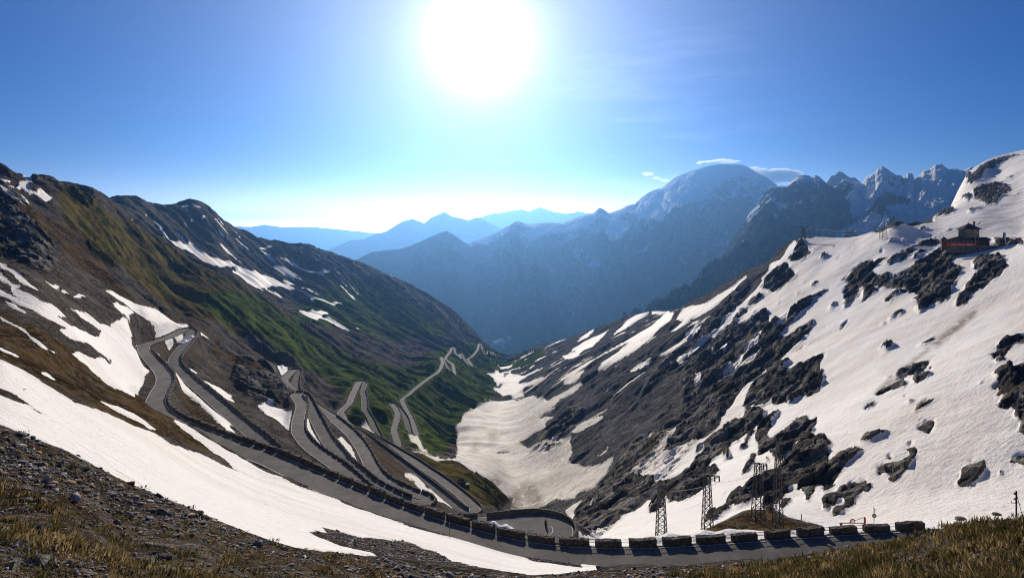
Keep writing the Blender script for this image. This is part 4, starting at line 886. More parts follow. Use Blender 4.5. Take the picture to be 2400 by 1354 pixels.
# iron rails in the gaps of the nearest row
mt = NT("iron"); iron = mt.fin((.10, .095, .09), .6, None, .3); mt.b.inputs["Metallic"].default_value = .6
def tube(bm, a, b, r, n=6):
    a, b = Vector(a), Vector(b); d = b - a
    if d.length < 1e-6: return
    q = d.to_track_quat('Z', 'Y').to_matrix().to_4x4()
    bmesh.ops.create_cone(bm, cap_ends=True, segments=n, radius1=r, radius2=r, depth=d.length, matrix=Matrix.Translation((a + b) / 2) @ q)
def bm_obj(name, bm, mat, parent=None, smooth=False):
    me = bpy.data.meshes.new(name); bm.to_mesh(me); bm.free()
    if smooth: me.polygons.foreach_set("use_smooth", np.ones(len(me.polygons), bool))
    return link(name, me, mat, parent)
bm = bmesh.new()
for z in (.35, .72): tube(bm, (-.42, 0, z), (.42, 0, z), .035)
rail_me = bpy.data.meshes.new("guard_rail"); bm.to_mesh(rail_me); bm.free(); rail_me.materials.append(iron)
for k, (p, ang, w) in enumerate(gaps):
    o = bpy.data.objects.new("guard_rail", rail_me); COL.objects.link(o)
    o.location = p; o.rotation_euler = (0, 0, ang)
    tag(o, "iron bars in the gap after the %s block from the right, nearest road" % w, "guard rail", "rails between the guard blocks")
# low continuous parapets further down, and retaining masonry under the bends
def masonry(name, i0, i1, side, z0, z1, th, off, label, cat):
    a0, a1 = at(i0), at(i1)
    A = RC[a0:a1].copy(); B = A.copy()
    A[:, :2] += RN[a0:a1] * side * (RW + off); B[:, :2] += RN[a0:a1] * side * (RW + off + th)
    n = len(A); rr = np.random.default_rng(int(i0))
    j = rr.uniform(-.06, .06, n)
    ring = [np.column_stack([A[:, :2], A[:, 2] + z0]), np.column_stack([A[:, :2], A[:, 2] + z1 + j]), np.column_stack([B[:, :2], B[:, 2] + z1 + j]), np.column_stack([B[:, :2] + (B - A)[:, :2] * .25, B[:, 2] + z0])]
    v = np.stack(ring + [ring[0]], 1).reshape(-1, 3)
    f = grid_faces(n, 5)
    me = make_mesh(name, v, f if side > 0 else f[:, ::-1], False)
    tag(link(name, me, wall_mat), label, cat)
masonry("retaining_wall", 17.5, 24.2, 1, -5.5, -.15, .7, .35, "stone retaining wall under the nearest road where it bends away on the left", "wall")
masonry("retaining_wall", 30.8, 42, -1, -4.5, -.12, .7, .35, "stone retaining wall under the upper left hairpin", "wall")
masonry("retaining_wall", 57, 65.5, 1, -5.5, -.12, .8, .35, "curved stone retaining wall under the bend nearest the camera", "wall")
masonry("retaining_wall", 96.5, 101, -1, -4.0, -.12, .8, .35, "stone retaining wall under the small bend in the middle", "wall")
for i0, i1, sd, lb in ((57.0, 66.4, 1, "continuous dark parapet curving round the bend nearest the camera"), (114, 124.8, -1, "dark stone parapet round the narrow hairpin beside the rocky spur"), (124.8, 139.2, -1, "long dark stone parapet of the straight road above the last near bend"), (139, 152, 1, "low parapet on the outer edge of the lowest near road"),
                       (160.5, 176, -1, "thin parapet from the grassy hairpin down its right leg"), (181, 187, 1, "thin parapet beside the leg below the small double bend"), (185, 193.5, -1, "low parapet of the middle leg above the snow tongue"), (193.5, 203, 1, "low parapet on the valley side of the leg to the long straight")):
    masonry("parapet_wall", i0, i1, sd, -.4, .85, .5, .3, lb, "wall")
# ------------------------------------------------------------------ looking points up on the ground
def hit(u, Y, d0=2.0, d1=3000.0):
    ds = np.exp(np.linspace(math.log(d0), math.log(d1), 4000))
    z = grid_at(TZ, np.full_like(ds, u), ds); yy = H0 - z / ds * F
    k = np.argmax(yy <= Y)
    d = ds[k]
    return Vector(((u - CX) / F * d, d, float(z[k])))
def empty(name, loc, rz=0.0):
    o = bpy.data.objects.new(name, None); COL.objects.link(o)
    o.location = loc; o.rotation_euler = (0, 0, rz); o.empty_display_size = .5
    return o
def boxes(bm, x0, x1, y0, y1, z0, z1):
    bmesh.ops.create_cube(bm, size=1.0, matrix=Matrix.Translation(((x0 + x1) / 2, (y0 + y1) / 2, (z0 + z1) / 2)) @ Matrix.Diagonal((abs(x1 - x0), abs(y1 - y0), abs(z1 - z0), 1)))
def plain(name, c, rough=.7, metal=0.0, var=.25, scale=4.0):
    n = NT(name); f = n.noise(n.new("ShaderNodeTexCoord").outputs["Object"], scale, 5, .65)
    d = tuple(v * (1 - var) for v in c); e = tuple(min(1, v * (1 + var)) for v in c)
    m = n.fin(n.mix(n.ss(.38, .62, f), d, e), rough, None, .3); n.b.inputs["Metallic"].default_value = metal
    return m
M_steel = plain("galvanised_steel", (.055, .055, .055), .55, .3)
M_white = plain("white_paint", (.75, .74, .72), .5)
M_red = plain("red_paint", (.30, .025, .02), .5)
M_orange = plain("orange_banner", (.85, .11, .03), .6)
M_black = plain("black_rubber", (.02, .02, .022), .6)
M_glass = plain("window_glass", (.05, .06, .07), .15, 0, .1)
M_slate = plain("slate_roof", (.035, .033, .036), .8, 0, .4, 1.2)
M_wood = plain("dark_wood", (.13, .06, .035), .8, 0, .4)
M_pale = plain("pale_plaster", (.33, .30, .25), .9)
M_conc = plain("concrete", (.28, .27, .25), .9)
M_greyp = plain("grey_sign_back", (.14, .14, .14), .5, .4)
M_cable = plain("cable_metal", (.35, .35, .35), .4, .5)

# ------------------------------------------------------------------ lattice pylons
def pylon(u, Yb, Yt, wb, wt, label, group, d0=80, arm=3.0, rz=0.0, both=False, bays=9, dset=None):
    p = hit(u, Yb, d0) if dset is None else unproj(u, Yb, dset)
    H = (Yb - Yt) / F * p.y + .6
    p.z -= .6
    root = empty("lattice_pylon", p, rz)
    tag(root, label, "pylon", group)
    B, T = wb / F * p.y / 2, wt / F * p.y / 2
    r = max(.06, .0008 * p.y) if p.y < 200 else .00030 * p.y
    cor = [(-1, -1), (1, -1), (1, 1), (-1, 1)]
    def pt(c, t): w = B + (T - B) * t; return Vector((c[0] * w, c[1] * w, H * t))
    for c in cor:
        bm = bmesh.new(); tube(bm, pt(c, 0), pt(c, 1), r); bm_obj("leg", bm, M_steel, root)
    bm = bmesh.new()
    ts = [1 - (1 - k / bays) ** 1.0 for k in range(bays + 1)]
    for k in range(bays):
        for i in range(4):
            a, b = cor[i], cor[(i + 1) % 4]
            tube(bm, pt(a, ts[k]), pt(b, ts[k + 1]), r * .5, 4); tube(bm, pt(b, ts[k]), pt(a, ts[k + 1]), r * .5, 4)
            tube(bm, pt(a, ts[k + 1]), pt(b, ts[k + 1]), r * .5, 4)
    bm_obj("bracing", bm, M_steel, root)
    bm = bmesh.new()
    x0 = -arm if both else -T * 1.3
    for y in (-T, T):
        tube(bm, (x0, y * .6, H), (arm, 0, H), r * .75); tube(bm, (T, y, H - 1.0), (arm, 0, H), r * .6)
        if both: tube(bm, (-T, y, H - 1.0), (-arm, 0, H), r * .6)
    bm_obj("crossarm", bm, M_steel, root)
    ends = []
    for x in ((arm * .97, -arm * .97) if both else (arm * .97, arm * .6)):
        bm = bmesh.new()
        for k in range(5):
            bmesh.ops.create_cone(bm, cap_ends=True, segments=8, radius1=r * 1.9, radius2=r * 1.2, depth=.14, matrix=Matrix.Translation((x, 0, H - .2 - k * .18)))
        bm_obj("insulator", bm, M_black, root)
        ends.append(Matrix.Translation(p) @ Matrix.Rotation(rz, 4, 'Z') @ Vector((x, 0, H - 1.1)))
    return ends
G1 = "lattice pylons beside the pass road"
e1 = pylon(1550, 1262, 1140, 23, 12, "slim lattice pylon in the snow, leftmost of the four by the road", G1, 100, 1.9)
e2 = pylon(1658, 1246, 1122, 22, 11, "lattice pylon in the snow at the left foot of the grassy knoll", G1, 100, 2.2)
e3 = pylon(1777, 1219, 1086, 25, 11, "dark lattice pylon standing on the grassy knoll", G1, 90, 1.5)
e4 = pylon(1823, 1234, 1064, 19, 8, "tall thin lattice pylon just right of the knoll pylon", G1, 88, 1.2)
G2 = "lattice pylons far up on the snow"
f1 = pylon(1883, 564, 531, 9, 4, "tiny lattice pylon on the dark rock knob at the snow's left skyline", G2, 300, 7, both=True, bays=6)
f2 = pylon(2070, 561, 533, 12, 9, "broad lattice pylon standing on the upper snow slope", G2, 300, 9, both=True, bays=4)
f3 = pylon(2324, 482, 432, 14, 6, "largest lattice pylon before the rocks at the upper right", G2, 480, 12, both=True, bays=6)
def cable(a, b, sag, r, label):
    bm = bmesh.new(); n = 18; pv = None
    for k in range(n + 1):
        t = k / n; q = a.lerp(b, t); q = q - Vector((0, 0, sag * 4 * t * (1 - t)))
        if pv is not None: tube(bm, pv, q, r, 5)
        pv = q
    tag(bm_obj("power_line", bm, M_cable), label, "cable", "power lines")
cable(e1[0], e2[0], .5, .03, "thin pale cable strung between the two left pylons by the road")
cable(e2[1], e3[1], .6, .02, "cable between the knoll pylon and the pylon at its left foot")
cable(f1[0], f2[1], 3, .10, "cable from the rock knob pylon to the pylon on the upper snow")
cable(f2[0], f3[1], 6, .11, "cable rising from the upper snow pylon to the largest one at the right")
cable(f1[1], f2[0] + Vector((0, 0, -3)), 4, .08, "lower cable from the rock knob pylon to the upper snow pylon")

# ------------------------------------------------------------------ the mountain hut on the right shoulder
S = .308
hp = unproj(2255, 586, 400)
hang = math.atan2(hp.x, hp.y)
hut = empty("mountain_hut", hp, -hang)
tag(hut, "dark stone mountain hut with octagonal tower and red banner on the snowy shoulder", "hut")
def X(u): return (u - 2255) * S
def Zp(Y): return (586 - Y) * S
cam_s = math.cos(hang)
def X(u): return (u - 2255) * S * .86
def Zp(Y): return (586 - Y) * S * 1.0
hs_ = NT("hut_stone"); hco = hs_.new("ShaderNodeTexCoord").outputs["Object"]
hvn = hs_.vor(hco, .9, out="Color"); hsp = hs_.new("ShaderNodeSeparateColor"); hs_.l.new(hvn, hsp.inputs[0])
M_hstone = hs_.fin(hs_.mix(hsp.outputs[0], (.12, .10, .08), (.30, .26, .21)), .9)
def ngon(bm, cx, cy, r, z0, z1, n=8, r1=None, rot=math.pi / 8, caps=True):
    bmesh.ops.create_cone(bm, cap_ends=caps, segments=n, radius1=r, radius2=r if r1 is None else r1, depth=z1 - z0, matrix=Matrix.Translation((cx, cy, (z0 + z1) / 2)) @ Matrix.Rotation(rot, 4, 'Z'))
bm = bmesh.new(); ngon(bm, X(2269), 4, 6.3, Zp(575), Zp(536)); tw = bm_obj("tower_wall", bm, M_hstone, hut)
for ang, zc in ((-2.75, 539), (-2.75, 547), (-2.0, 541), (-1.15, 542), (-1.15, 549), (-.4, 545)):
    bm = bmesh.new(); c = Vector((X(2269) + 5.95 * math.cos(ang), 4 + 5.95 * math.sin(ang), Zp(zc)))
    bmesh.ops.create_cube(bm, size=1, matrix=Matrix.Translation(c) @ Matrix.Rotation(ang, 4, 'Z') @ Matrix.Diagonal((.3, .95, 1.3, 1))); w = bm_obj("window", bm, M_glass, tw)
bm = bmesh.new(); ngon(bm, X(2269), 4, 8.3, Zp(537.5), Zp(531), r1=4.6); ngon(bm, X(2269), 4, 4.6, Zp(531), Zp(523), r1=.15); rf = bm_obj("tower_roof", bm, M_slate, hut)
bm = bmesh.new(); tube(bm, (X(2269), 4, Zp(524)), (X(2269), 4, Zp(518)), .12); bm_obj("finial", bm, M_steel, rf)
bm = bmesh.new(); boxes(bm, X(2278), X(2278) + 1.2, 5, 6.2, Zp(530), Zp(520)); boxes(bm, X(2278) - .25, X(2278) + 1.45, 4.8, 6.4, Zp(520), Zp(519)); bm_obj("chimney", bm, M_hstone, rf)
bm = bmesh.new(); boxes(bm, X(2221), X(2286), -4, 12, Zp(592), Zp(576.5)); bm_obj("base_wall", bm, M_hstone, hut)
bm = bmesh.new(); boxes(bm, X(2221) + .15, X(2286) - .15, -3.9, 11.9, Zp(576.5), Zp(561)); hall = bm_obj("hall_wall", bm, M_wood, hut)
for k in range(7):
    xa = X(2224) + k * (X(2284) - X(2224)) / 7
    bm = bmesh.new(); wdt = (X(2284) - X(2224)) / 7
    boxes(bm, xa + .1, xa + .22, -4.02, -3.86, Zp(568), Zp(562)); boxes(bm, xa + wdt - .22, xa + wdt - .1, -4.02, -3.86, Zp(568), Zp(562)); boxes(bm, xa + .1, xa + wdt - .1, -4.021, -3.861, Zp(568.6), Zp(568)); boxes(bm, xa + .1, xa + wdt - .1, -4.021, -3.861, Zp(562), Zp(561.5))
    f = bm_obj("window", bm, M_pale, hall)
    bm = bmesh.new(); boxes(bm, xa + .22, xa + wdt - .22, -3.96, -3.88, Zp(568), Zp(562)); bm_obj("window", bm, M_glass, hall)
bm = bmesh.new(); boxes(bm, X(2222), X(2285), -4.6, -4.45, Zp(576.5), Zp(569.2)); ban = bm_obj("banner", bm, M_orange, hut)
bm = bmesh.new(); rr = random.Random(3)
for ua, ub in ((2233, 2241), (2246, 2260), (2265, 2276)):
    x = X(ua)
    while x < X(ub):
        w = rr.uniform(.22, .4); boxes(bm, x, x + w, -4.63, -4.6, Zp(574.6), Zp(574.6) + rr.uniform(.55, .95)); x += w + .14
bm_obj("lettering", bm, M_white, ban)
bm = bmesh.new()
v = [bm.verts.new(c) for c in ((X(2217), -5.4, Zp(562.3)), (X(2290), -5.4, Zp(562.3)), (X(2290), 13, Zp(562.3)), (X(2217), 13, Zp(562.3)), (X(2250), 1.0, Zp(553)), (X(2286), 1.0, Zp(553)), (X(2286), 8, Zp(553)), (X(2250), 8, Zp(553)))]
for q in ((0, 1, 5, 4), (1, 2, 6, 5), (2, 3, 7, 6), (3, 0, 4, 7), (4, 5, 6, 7), (3, 2, 1, 0)): bm.faces.new([v[i] for i in q])
bm_obj("hall_roof", bm, M_slate, hut)
bm = bmesh.new(); boxes(bm, X(2286), X(2312), 1, 11, Zp(586), Zp(560)); bm_obj("wing_wall", bm, M_wood, hut)
bm = bmesh.new()
v = [bm.verts.new(c) for c in ((X(2284), -.2, Zp(563)), (X(2316), -.2, Zp(563)), (X(2316), 12, Zp(560)), (X(2284), 12, Zp(560)), (X(2286), 4, Zp(555.5)), (X(2305), 4, Zp(555.5)))]
for q in ((0, 1, 5, 4), (1, 2, 5), (2, 3, 4, 5), (3, 0, 4), (3, 2, 1, 0)): bm.faces.new([v[i] for i in q])
bm_obj("wing_roof", bm, M_slate, hut)
bm = bmesh.new(); boxes(bm, X(2287), X(2344), -7, 1, Zp(602), Zp(575.5)); anx = bm_obj("annex_wall", bm, M_hstone, hut)
bm = bmesh.new(); boxes(bm, X(2286.3), X(2345), -7.3, 1, Zp(575.5), Zp(574.6)); bm_obj("terrace_slab", bm, M_conc, hut)
for ua, Ya in ((2291, 579), (2308, 580), (2326, 580), (2339, 580), (2291, 591), (2306, 592), (2324, 592)):
    bm = bmesh.new(); boxes(bm, X(ua) - .65, X(ua) + .65, -7.12, -6.95, Zp(Ya + 2), Zp(Ya - 2)); bm_obj("shutter", bm, M_red, anx)
bm = bmesh.new()
for k in range(26):
    x = X(2287) + k * (X(2344) - X(2287)) / 25; tube(bm, (x, -7.1, Zp(574.6)), (x, -7.1, Zp(570.5)), .06, 4)
tube(bm, (X(2287), -7.1, Zp(570.5)), (X(2344), -7.1, Zp(570.5)), .08, 4); bm_obj("railing", bm, M_steel, hut)
bm = bmesh.new(); tube(bm, (X(2282), -5.6, Zp(583)), (X(2282), -5.6, Zp(555)), .16); bm_obj("downpipe", bm, M_conc, hut)
kp = unproj(2212, 578, 401); kio = empty("lookout_kiosk", kp, -hang)
tag(kio, "small dark turret with pointed roof left of the mountain hut", "turret")
bm = bmesh.new(); ngon(bm, 0, 0, 1.7, -2.5, 5.0, 6); bm_obj("wall", bm, M_wood, kio)
bm = bmesh.new(); ngon(bm, 0, 0, 2.6, 5.0, 7.2, 6, r1=.1); tube(bm, (0, 0, 7), (0, 0, 8.6), .08); bm_obj("roof", bm, M_slate, kio)
fp = unproj(2357, 588, 398); fl = empty("flagpole", fp, -hang)
tag(fl, "white flagpole with a red and white flag right of the hut", "flagpole")
bm = bmesh.new(); tube(bm, (0, 0, -2), (0, 0, 13.4), .13, 8); bm_obj("pole", bm, M_white, fl)
def flag_part(nm, x0, x1, mat):
    n = 8; vs = []
    for k in range(n + 1):
        for x in (x0, x1): vs.append((x + .12 * math.sin(k * .9), .18 * math.sin(k * .8 + x), 13.2 - k * .75))
    vs = np.array(vs); vs2 = vs + [0, .04, 0]
    m = make_mesh(nm, np.vstack([vs, vs2]), np.vstack([grid_faces(n + 1, 2), grid_faces(n + 1, 2)[:, ::-1] + len(vs)]))
    link(nm, m, mat, fl)
flag_part("red_cloth", -1.55, -.7, M_red); flag_part("white_cloth", -.7, -.1, M_white)

# ------------------------------------------------------------------ signs, barrier and poles by the road on the right
def disc(bm, c, r, th, y=0):
    bmesh.ops.create_cone(bm, cap_ends=True, segments=28, radius1=r, radius2=r, depth=th, matrix=Matrix.Translation(c) @ Matrix.Rotation(math.pi / 2, 4, 'X'))
def rbase(u, Y, d): p = unproj(u, Y, d); return p
q = rbase(2027, 1262, 76); px = 76 / F
bar = empty("road_barrier", q); tag(bar, "red barrier pole with post and round closed road sign behind the guard blocks", "barrier")
bm = bmesh.new(); boxes(bm, -.09, .09, -.09, .09, -1.0, 50 * px); bm_obj("post", bm, M_red, bar)
bm = bmesh.new(); tube(bm, (0, 0, 37 * px), (-60 * px, 0, 37 * px), .06); tube(bm, (0, 0, 51 * px), (-38 * px, 0, 38 * px), .035); boxes(bm, -58 * px, -53 * px, -.05, .05, -.8, 37 * px - .06); bm_obj("pole", bm, M_red, bar)
bm = bmesh.new(); disc(bm, (-30 * px, -.12, 42 * px), .36, .03); s_ = bm_obj("sign_disc", bm, M_red, bar)
bm = bmesh.new(); disc(bm, (-30 * px, -.145, 42 * px), .25, .03); bm_obj("sign_face", bm, M_white, s_)
q = rbase(2049, 1262, 77)
sg = empty("road_sign", q); tag(sg, "sign post with a dark round disc below an edge-on pale sign", "sign")
bm = bmesh.new(); tube(bm, (0, .05, -1.0), (0, .05, 74 * px), .04); bm_obj("post", bm, M_steel, sg)
bm = bmesh.new(); disc(bm, (0, 0, 55 * px), .31, .04); bm_obj("sign_disc", bm, M_greyp, sg)
bm = bmesh.new(); bmesh.ops.create_cone(bm, cap_ends=True, segments=3, radius1=.5, radius2=.5, depth=.05, matrix=Matrix.Translation((0, -.02, 68 * px)) @ Matrix.Rotation(1.25, 4, 'Z') @ Matrix.Rotation(math.pi / 2, 4, 'X') @ Matrix.Rotation(math.pi, 4, 'Z')); bm_obj("sign_plate", bm, M_pale, sg)
q = rbase(1878, 1262, 80); sg = empty("road_sign", q); tag(sg, "narrow edge-on grey sign on a pole right of the pylons", "sign")
bm = bmesh.new(); tube(bm, (0, 0, -1), (0, 0, 62 * px), .045); bm_obj("post", bm, M_steel, sg)
bm = bmesh.new(); bmesh.ops.create_cone(bm, cap_ends=True, segments=3, radius1=.62, radius2=.62, depth=.05, matrix=Matrix.Translation((0, -.08, 52 * px)) @ Matrix.Rotation(1.2, 4, 'Z') @ Matrix.Rotation(math.pi / 2, 4, 'X')); bm_obj("sign_plate", bm, M_greyp, sg)
q = rbase(2382, 1215, 40); mst = empty("antenna_mast", q); tag(mst, "thin mast with short arms and a stay wire above the right grass bank", "mast")
k = 40 / F
bm = bmesh.new(); tube(bm, (0, 0, -1.5), (0, 0, 66 * k), .05); bm_obj("pole", bm, M_steel, mst)
bm = bmesh.new(); tube(bm, (-.08, 0, 60 * k), (.02, 0, 60 * k), .06); boxes(bm, -.16, 0, -.05, .05, 57 * k, 61 * k); boxes(bm, -.16, 0, -.05, .05, 45 * k, 48 * k); tube(bm, (-.36, 0, 37 * k), (0, 0, 37 * k), .02); tube(bm, (-.36, 0, 37 * k), (-.36, 0, 42 * k), .02); tube(bm, (-.16, 0, 46 * k), (0, 0, 46 * k), .03); tube(bm, (-.05, 0, 36 * k), (0, 0, 60 * k), .03); bm_obj("bracket", bm, M_steel, mst)
bm = bmesh.new(); tube(bm, (0, 0, 60 * k), (14 * k, 0, 8 * k), .018); tube(bm, (2 * k, 0, 40 * k), (10 * k, 0, 34 * k), .018); bm_obj("stay", bm, M_steel, mst)
q = rbase(1053, 1259, 66); sp = empty("snow_pole", q); tag(sp, "thin dark snow pole at the edge of the nearest road", "pole")
bm = bmesh.new(); tube(bm, (0, 0, -.5), (0, 0, 1.5), .03); bm_obj("shaft", bm, M_steel, sp)
bm = bmesh.new(); tube(bm, (0, 0, 1.5), (0, 0, 1.75), .034); bm_obj("cap", bm, M_red, sp)
q = unproj(431, 779, 326); sg = empty("road_sign", q, .2); tag(sg, "pale rectangular board at the upper left hairpin", "sign")
bm = bmesh.new(); tube(bm, (-.7, .05, -.8), (-.7, .05, 2.4), .05); tube(bm, (.7, .05, -.8), (.7, .05, 2.4), .05); bm_obj("post", bm, M_steel, sg)
bm = bmesh.new(); boxes(bm, -1.0, 1.0, -.03, .03, 1.3, 2.4); bm_obj("board", bm, M_white, sg)

# ------------------------------------------------------------------ vehicles on the bends
def wheel(bm, c, r, w, ax='Y'):
    bmesh.ops.create_cone(bm, cap_ends=True, segments=16, radius1=r, radius2=r, depth=w, matrix=Matrix.Translation(c) @ Matrix.Rotation(math.pi / 2, 4, 'X'))
def car(u, Y, d, rz, label, paint_m):
    t = empty("parked_car", unproj(u, Y, d), rz); tag(t, label, "car")
    prof = [(-2.0, .35), (-2.05, .8), (-1.35, .98), (-.75, 1.42), (.95, 1.46), (1.75, 1.0), (2.0, .9), (2.02, .35)]
    bm = bmesh.new(); rows_ = []
    for y, ins in ((-.84, .0), (.84, .0)):
        rows_.append([bm.verts.new((x, y * (.84 if z > 1.1 else 1), z)) for x, z in prof])
    for i in range(len(prof)):
        j = (i + 1) % len(prof); bm.faces.new((rows_[0][i], rows_[0][j], rows_[1][j], rows_[1][i]))
    bm.faces.new(rows_[0][::-1]); bm.faces.new(rows_[1])
    bmesh.ops.bevel(bm, geom=list(bm.edges), offset=.06, segments=2, affect='EDGES'); bm_obj("body", bm, paint_m, t)
    bm = bmesh.new(); boxes(bm, -.9, .95, -.73, .73, 1.08, 1.34); boxes(bm, -1.15, 1.35, -.62, .62, 1.04, 1.25); bm_obj("window", bm, M_glass, t)
    for x in (-1.25, 1.25):
        for y in (-.8, .8):
            bm = bmesh.new(); wheel(bm, (x, y, .32), .32, .2); bm_obj("wheel", bm, M_black, t)
M_car = plain("grey_car_paint", (.10, .10, .11), .3, .4, .05)
rp = RP[143]; car(1018, 1112.5, 303.8, math.radians(-118), "small dark car with a pale roof on the lowest near road", M_car)
M_leather = plain("black_leather", (.018, .018, .02), .6); M_helmet = plain("helmet", (.25, .25, .26), .25)
def skin_mesh(name, verts, edges, radii, mat, parent, levels=1):
    me = bpy.data.meshes.new(name); me.from_pydata(verts, edges, []); me.update()
    o = link(name, me, mat, parent)
    sk = o.modifiers.new("skin", 'SKIN'); sk.use_smooth_shade = True
    for v, r in zip(me.skin_vertices[0].data, radii): v.radius = (r, r)
    me.skin_vertices[0].data[0].use_root = True
    sb = o.modifiers.new("sub", 'SUBSURF'); sb.levels = levels; sb.render_levels = levels
    return o
def rider(u, Y, d, rz, where):
    loc = unproj(u, Y, d)
    t = empty("motorcycle", loc, rz); tag(t, "dark motorcycle " + where, "motorcycle", "motorcycles on the bends")
    for x in (-.72, .72):
        bm = bmesh.new(); bmesh.ops.create_cone(bm, cap_ends=True, segments=18, radius1=.31, radius2=.31, depth=.13, matrix=Matrix.Translation((x, 0, .31)) @ Matrix.Rotation(math.pi / 2, 4, 'X')); bm_obj("wheel", bm, M_black, t)
    bm = bmesh.new(); boxes(bm, -.35, .35, -.16, .16, .35, .75); boxes(bm, 0, .5, -.15, .15, .75, .98); boxes(bm, -.75, 0, -.14, .14, .72, .84); tube(bm, (.72, 0, .31), (.5, 0, 1.02), .05); tube(bm, (-.72, 0, .31), (-.2, 0, .6), .05); bm_obj("body", bm, M_leather, t)
    bm = bmesh.new(); tube(bm, (.45, -.36, 1.05), (.45, .36, 1.05), .025); bm_obj("handlebar", bm, M_steel, t)
    pr = empty("person", loc, rz); tag(pr, "rider in dark clothes on the motorcycle " + where, "person", "riders on the motorcycles")
    V = [(-.2, 0, .9), (-.16, 0, 1.15), (-.05, 0, 1.4), (.02, 0, 1.52), (.05, 0, 1.66), (.06, 0, 1.78), (-.02, .2, 1.42), (.2, .3, 1.22), (.44, .3, 1.09), (-.02, -.2, 1.42), (.2, -.3, 1.22), (.44, -.3, 1.09), (-.15, .14, .88), (.25, .24, .82), (.1, .22, .42), (.25, .22, .33), (-.15, -.14, .88), (.25, -.24, .82), (.1, -.22, .42), (.25, -.22, .33)]
    Ed = [(0, 1), (1, 2), (2, 3), (3, 4), (4, 5), (2, 6), (6, 7), (7, 8), (2, 9), (9, 10), (10, 11), (0, 12), (12, 13), (13, 14), (14, 15), (0, 16), (16, 17), (17, 18), (18, 19)]
    Rd = [.17, .17, .19, .07, .11, .10, .09, .06, .05, .09, .06, .05, .11, .09, .07, .06, .11, .09, .07, .06]
    skin_mesh("body", V, Ed, Rd, M_leather, pr)
    bm = bmesh.new(); bmesh.ops.create_uvsphere(bm, u_segments=14, v_segments=10, radius=.15, matrix=Matrix.Translation((.06, 0, 1.72))); bm_obj("helmet", bm, M_helmet, pr, True)
rider(1279, 1233, 136, math.radians(-80), "on the big bend nearest the camera")
rider(799, 972, 440, math.radians(-60), "at the left end of the meadow road")
rider(719, 934, 276, math.radians(-40), "on the hairpin below the rocky spur")
rider(946, 951, 627, math.radians(-70), "below the corner of the long straight road")

# ------------------------------------------------------------------ rocks, ruin, houses
rkm = NT("boulder_stone"); rco = rkm.new("ShaderNodeTexCoord").outputs["Object"]; rin = rkm.new("ShaderNodeObjectInfo")
rof = rkm.new("ShaderNodeVectorMath", operation='ADD'); rkm.l.new(rco, rof.inputs[0])
rcx = rkm.new("ShaderNodeCombineXYZ"); rkm.l.new(rkm.math('MULTIPLY', rin.outputs["Random"], 91.0), rcx.inputs[1]); rkm.l.new(rcx.outputs[0], rof.inputs[1])
rn1 = rkm.noise(rof.outputs[0], 5.0, 8, .7); rn2 = rkm.noise(rof.outputs[0], 22.0, 6, .7)
rtint = rin.outputs["Color"]
rc_ = rkm.mix(rkm.ss(.40, .60, rn1), (.35, .35, .35), (1.25, 1.25, 1.25)); rc_ = rkm.mix(1.0, rc_, rtint, 'MULTIPLY')
rc_ = rkm.mix(rkm.math('MULTIPLY', rkm.ss(.56, .64, rn2), .55), rc_, (.22, .22, .18))
rc_ = rkm.mix(rkm.math('MULTIPLY', rkm.ss(.44, .36, rn2), .7), rc_, (.015, .014, .012))
boulder_mat = rkm.fin(rc_, .92, rkm.bump(rkm.math('ADD', rkm.math('MULTIPLY', rn1, .12), rkm.math('MULTIPLY', rn2, .03)), .9, 1.0), .1)
def rock_mesh(seed, flat=.6, sub=3, rough=.5):
    r = np.random.default_rng(seed)
    bm = bmesh.new(); bmesh.ops.create_icosphere(bm, subdivisions=sub, radius=1.0)
    co = np.array([v.co for v in bm.verts])
    for k in range(9):                                   # cleave with planes
        n = r.normal(size=3); n /= np.linalg.norm(n); dpl = r.uniform(.45, .85)
        s = co @ n - dpl; m = s > 0; co[m] -= np.outer(s[m], n) * .92
    co *= 1 + rough * .16 * perlin(co[:, 0] * 2.3 + seed, co[:, 1] * 2.3 + co[:, 2] * 1.7, seed)[:, None]
    co *= np.array([1, r.uniform(.65, .95), flat])
    for v, c in zip(bm.verts, co): v.co = c
    me = bpy.data.meshes.new("boulder"); bm.to_mesh(me); bm.free()
    return me
ROCKS = [rock_mesh(s, f) for s, f in zip(range(8), (.7, .5, .62, .8, .42, .55, .75, .5))]
for m_ in ROCKS: m_.materials.append(boulder_mat)
def boulder(u, Y, wpx, tint, label, k=0, d=None, hs=1.0, rz=None):
    p = hit(u, Y, 2.0) if d is None else unproj(u, Y, d)
    o = bpy.data.objects.new("boulder", ROCKS[k % 8]); COL.objects.link(o)
    s = wpx / F * p.y / 2 * .86
    o.location = p - Vector((0, 0, s * .06)); o.scale = (s, s * .9, s * hs * .72)
    o.rotation_euler = (random.uniform(-.2, .2), random.uniform(-.15, .3), random.uniform(-.5, .5) if rz is None else rz)
    o.color = (*tint, 1)
    tag(o, label, "boulder")
    return o
GRY, DRK, ORG, RED, PAL, BRN = (.22, .215, .205), (.085, .080, .078), (.36, .18, .085), (.28, .12, .07), (.44, .41, .34), (.22, .155, .095)
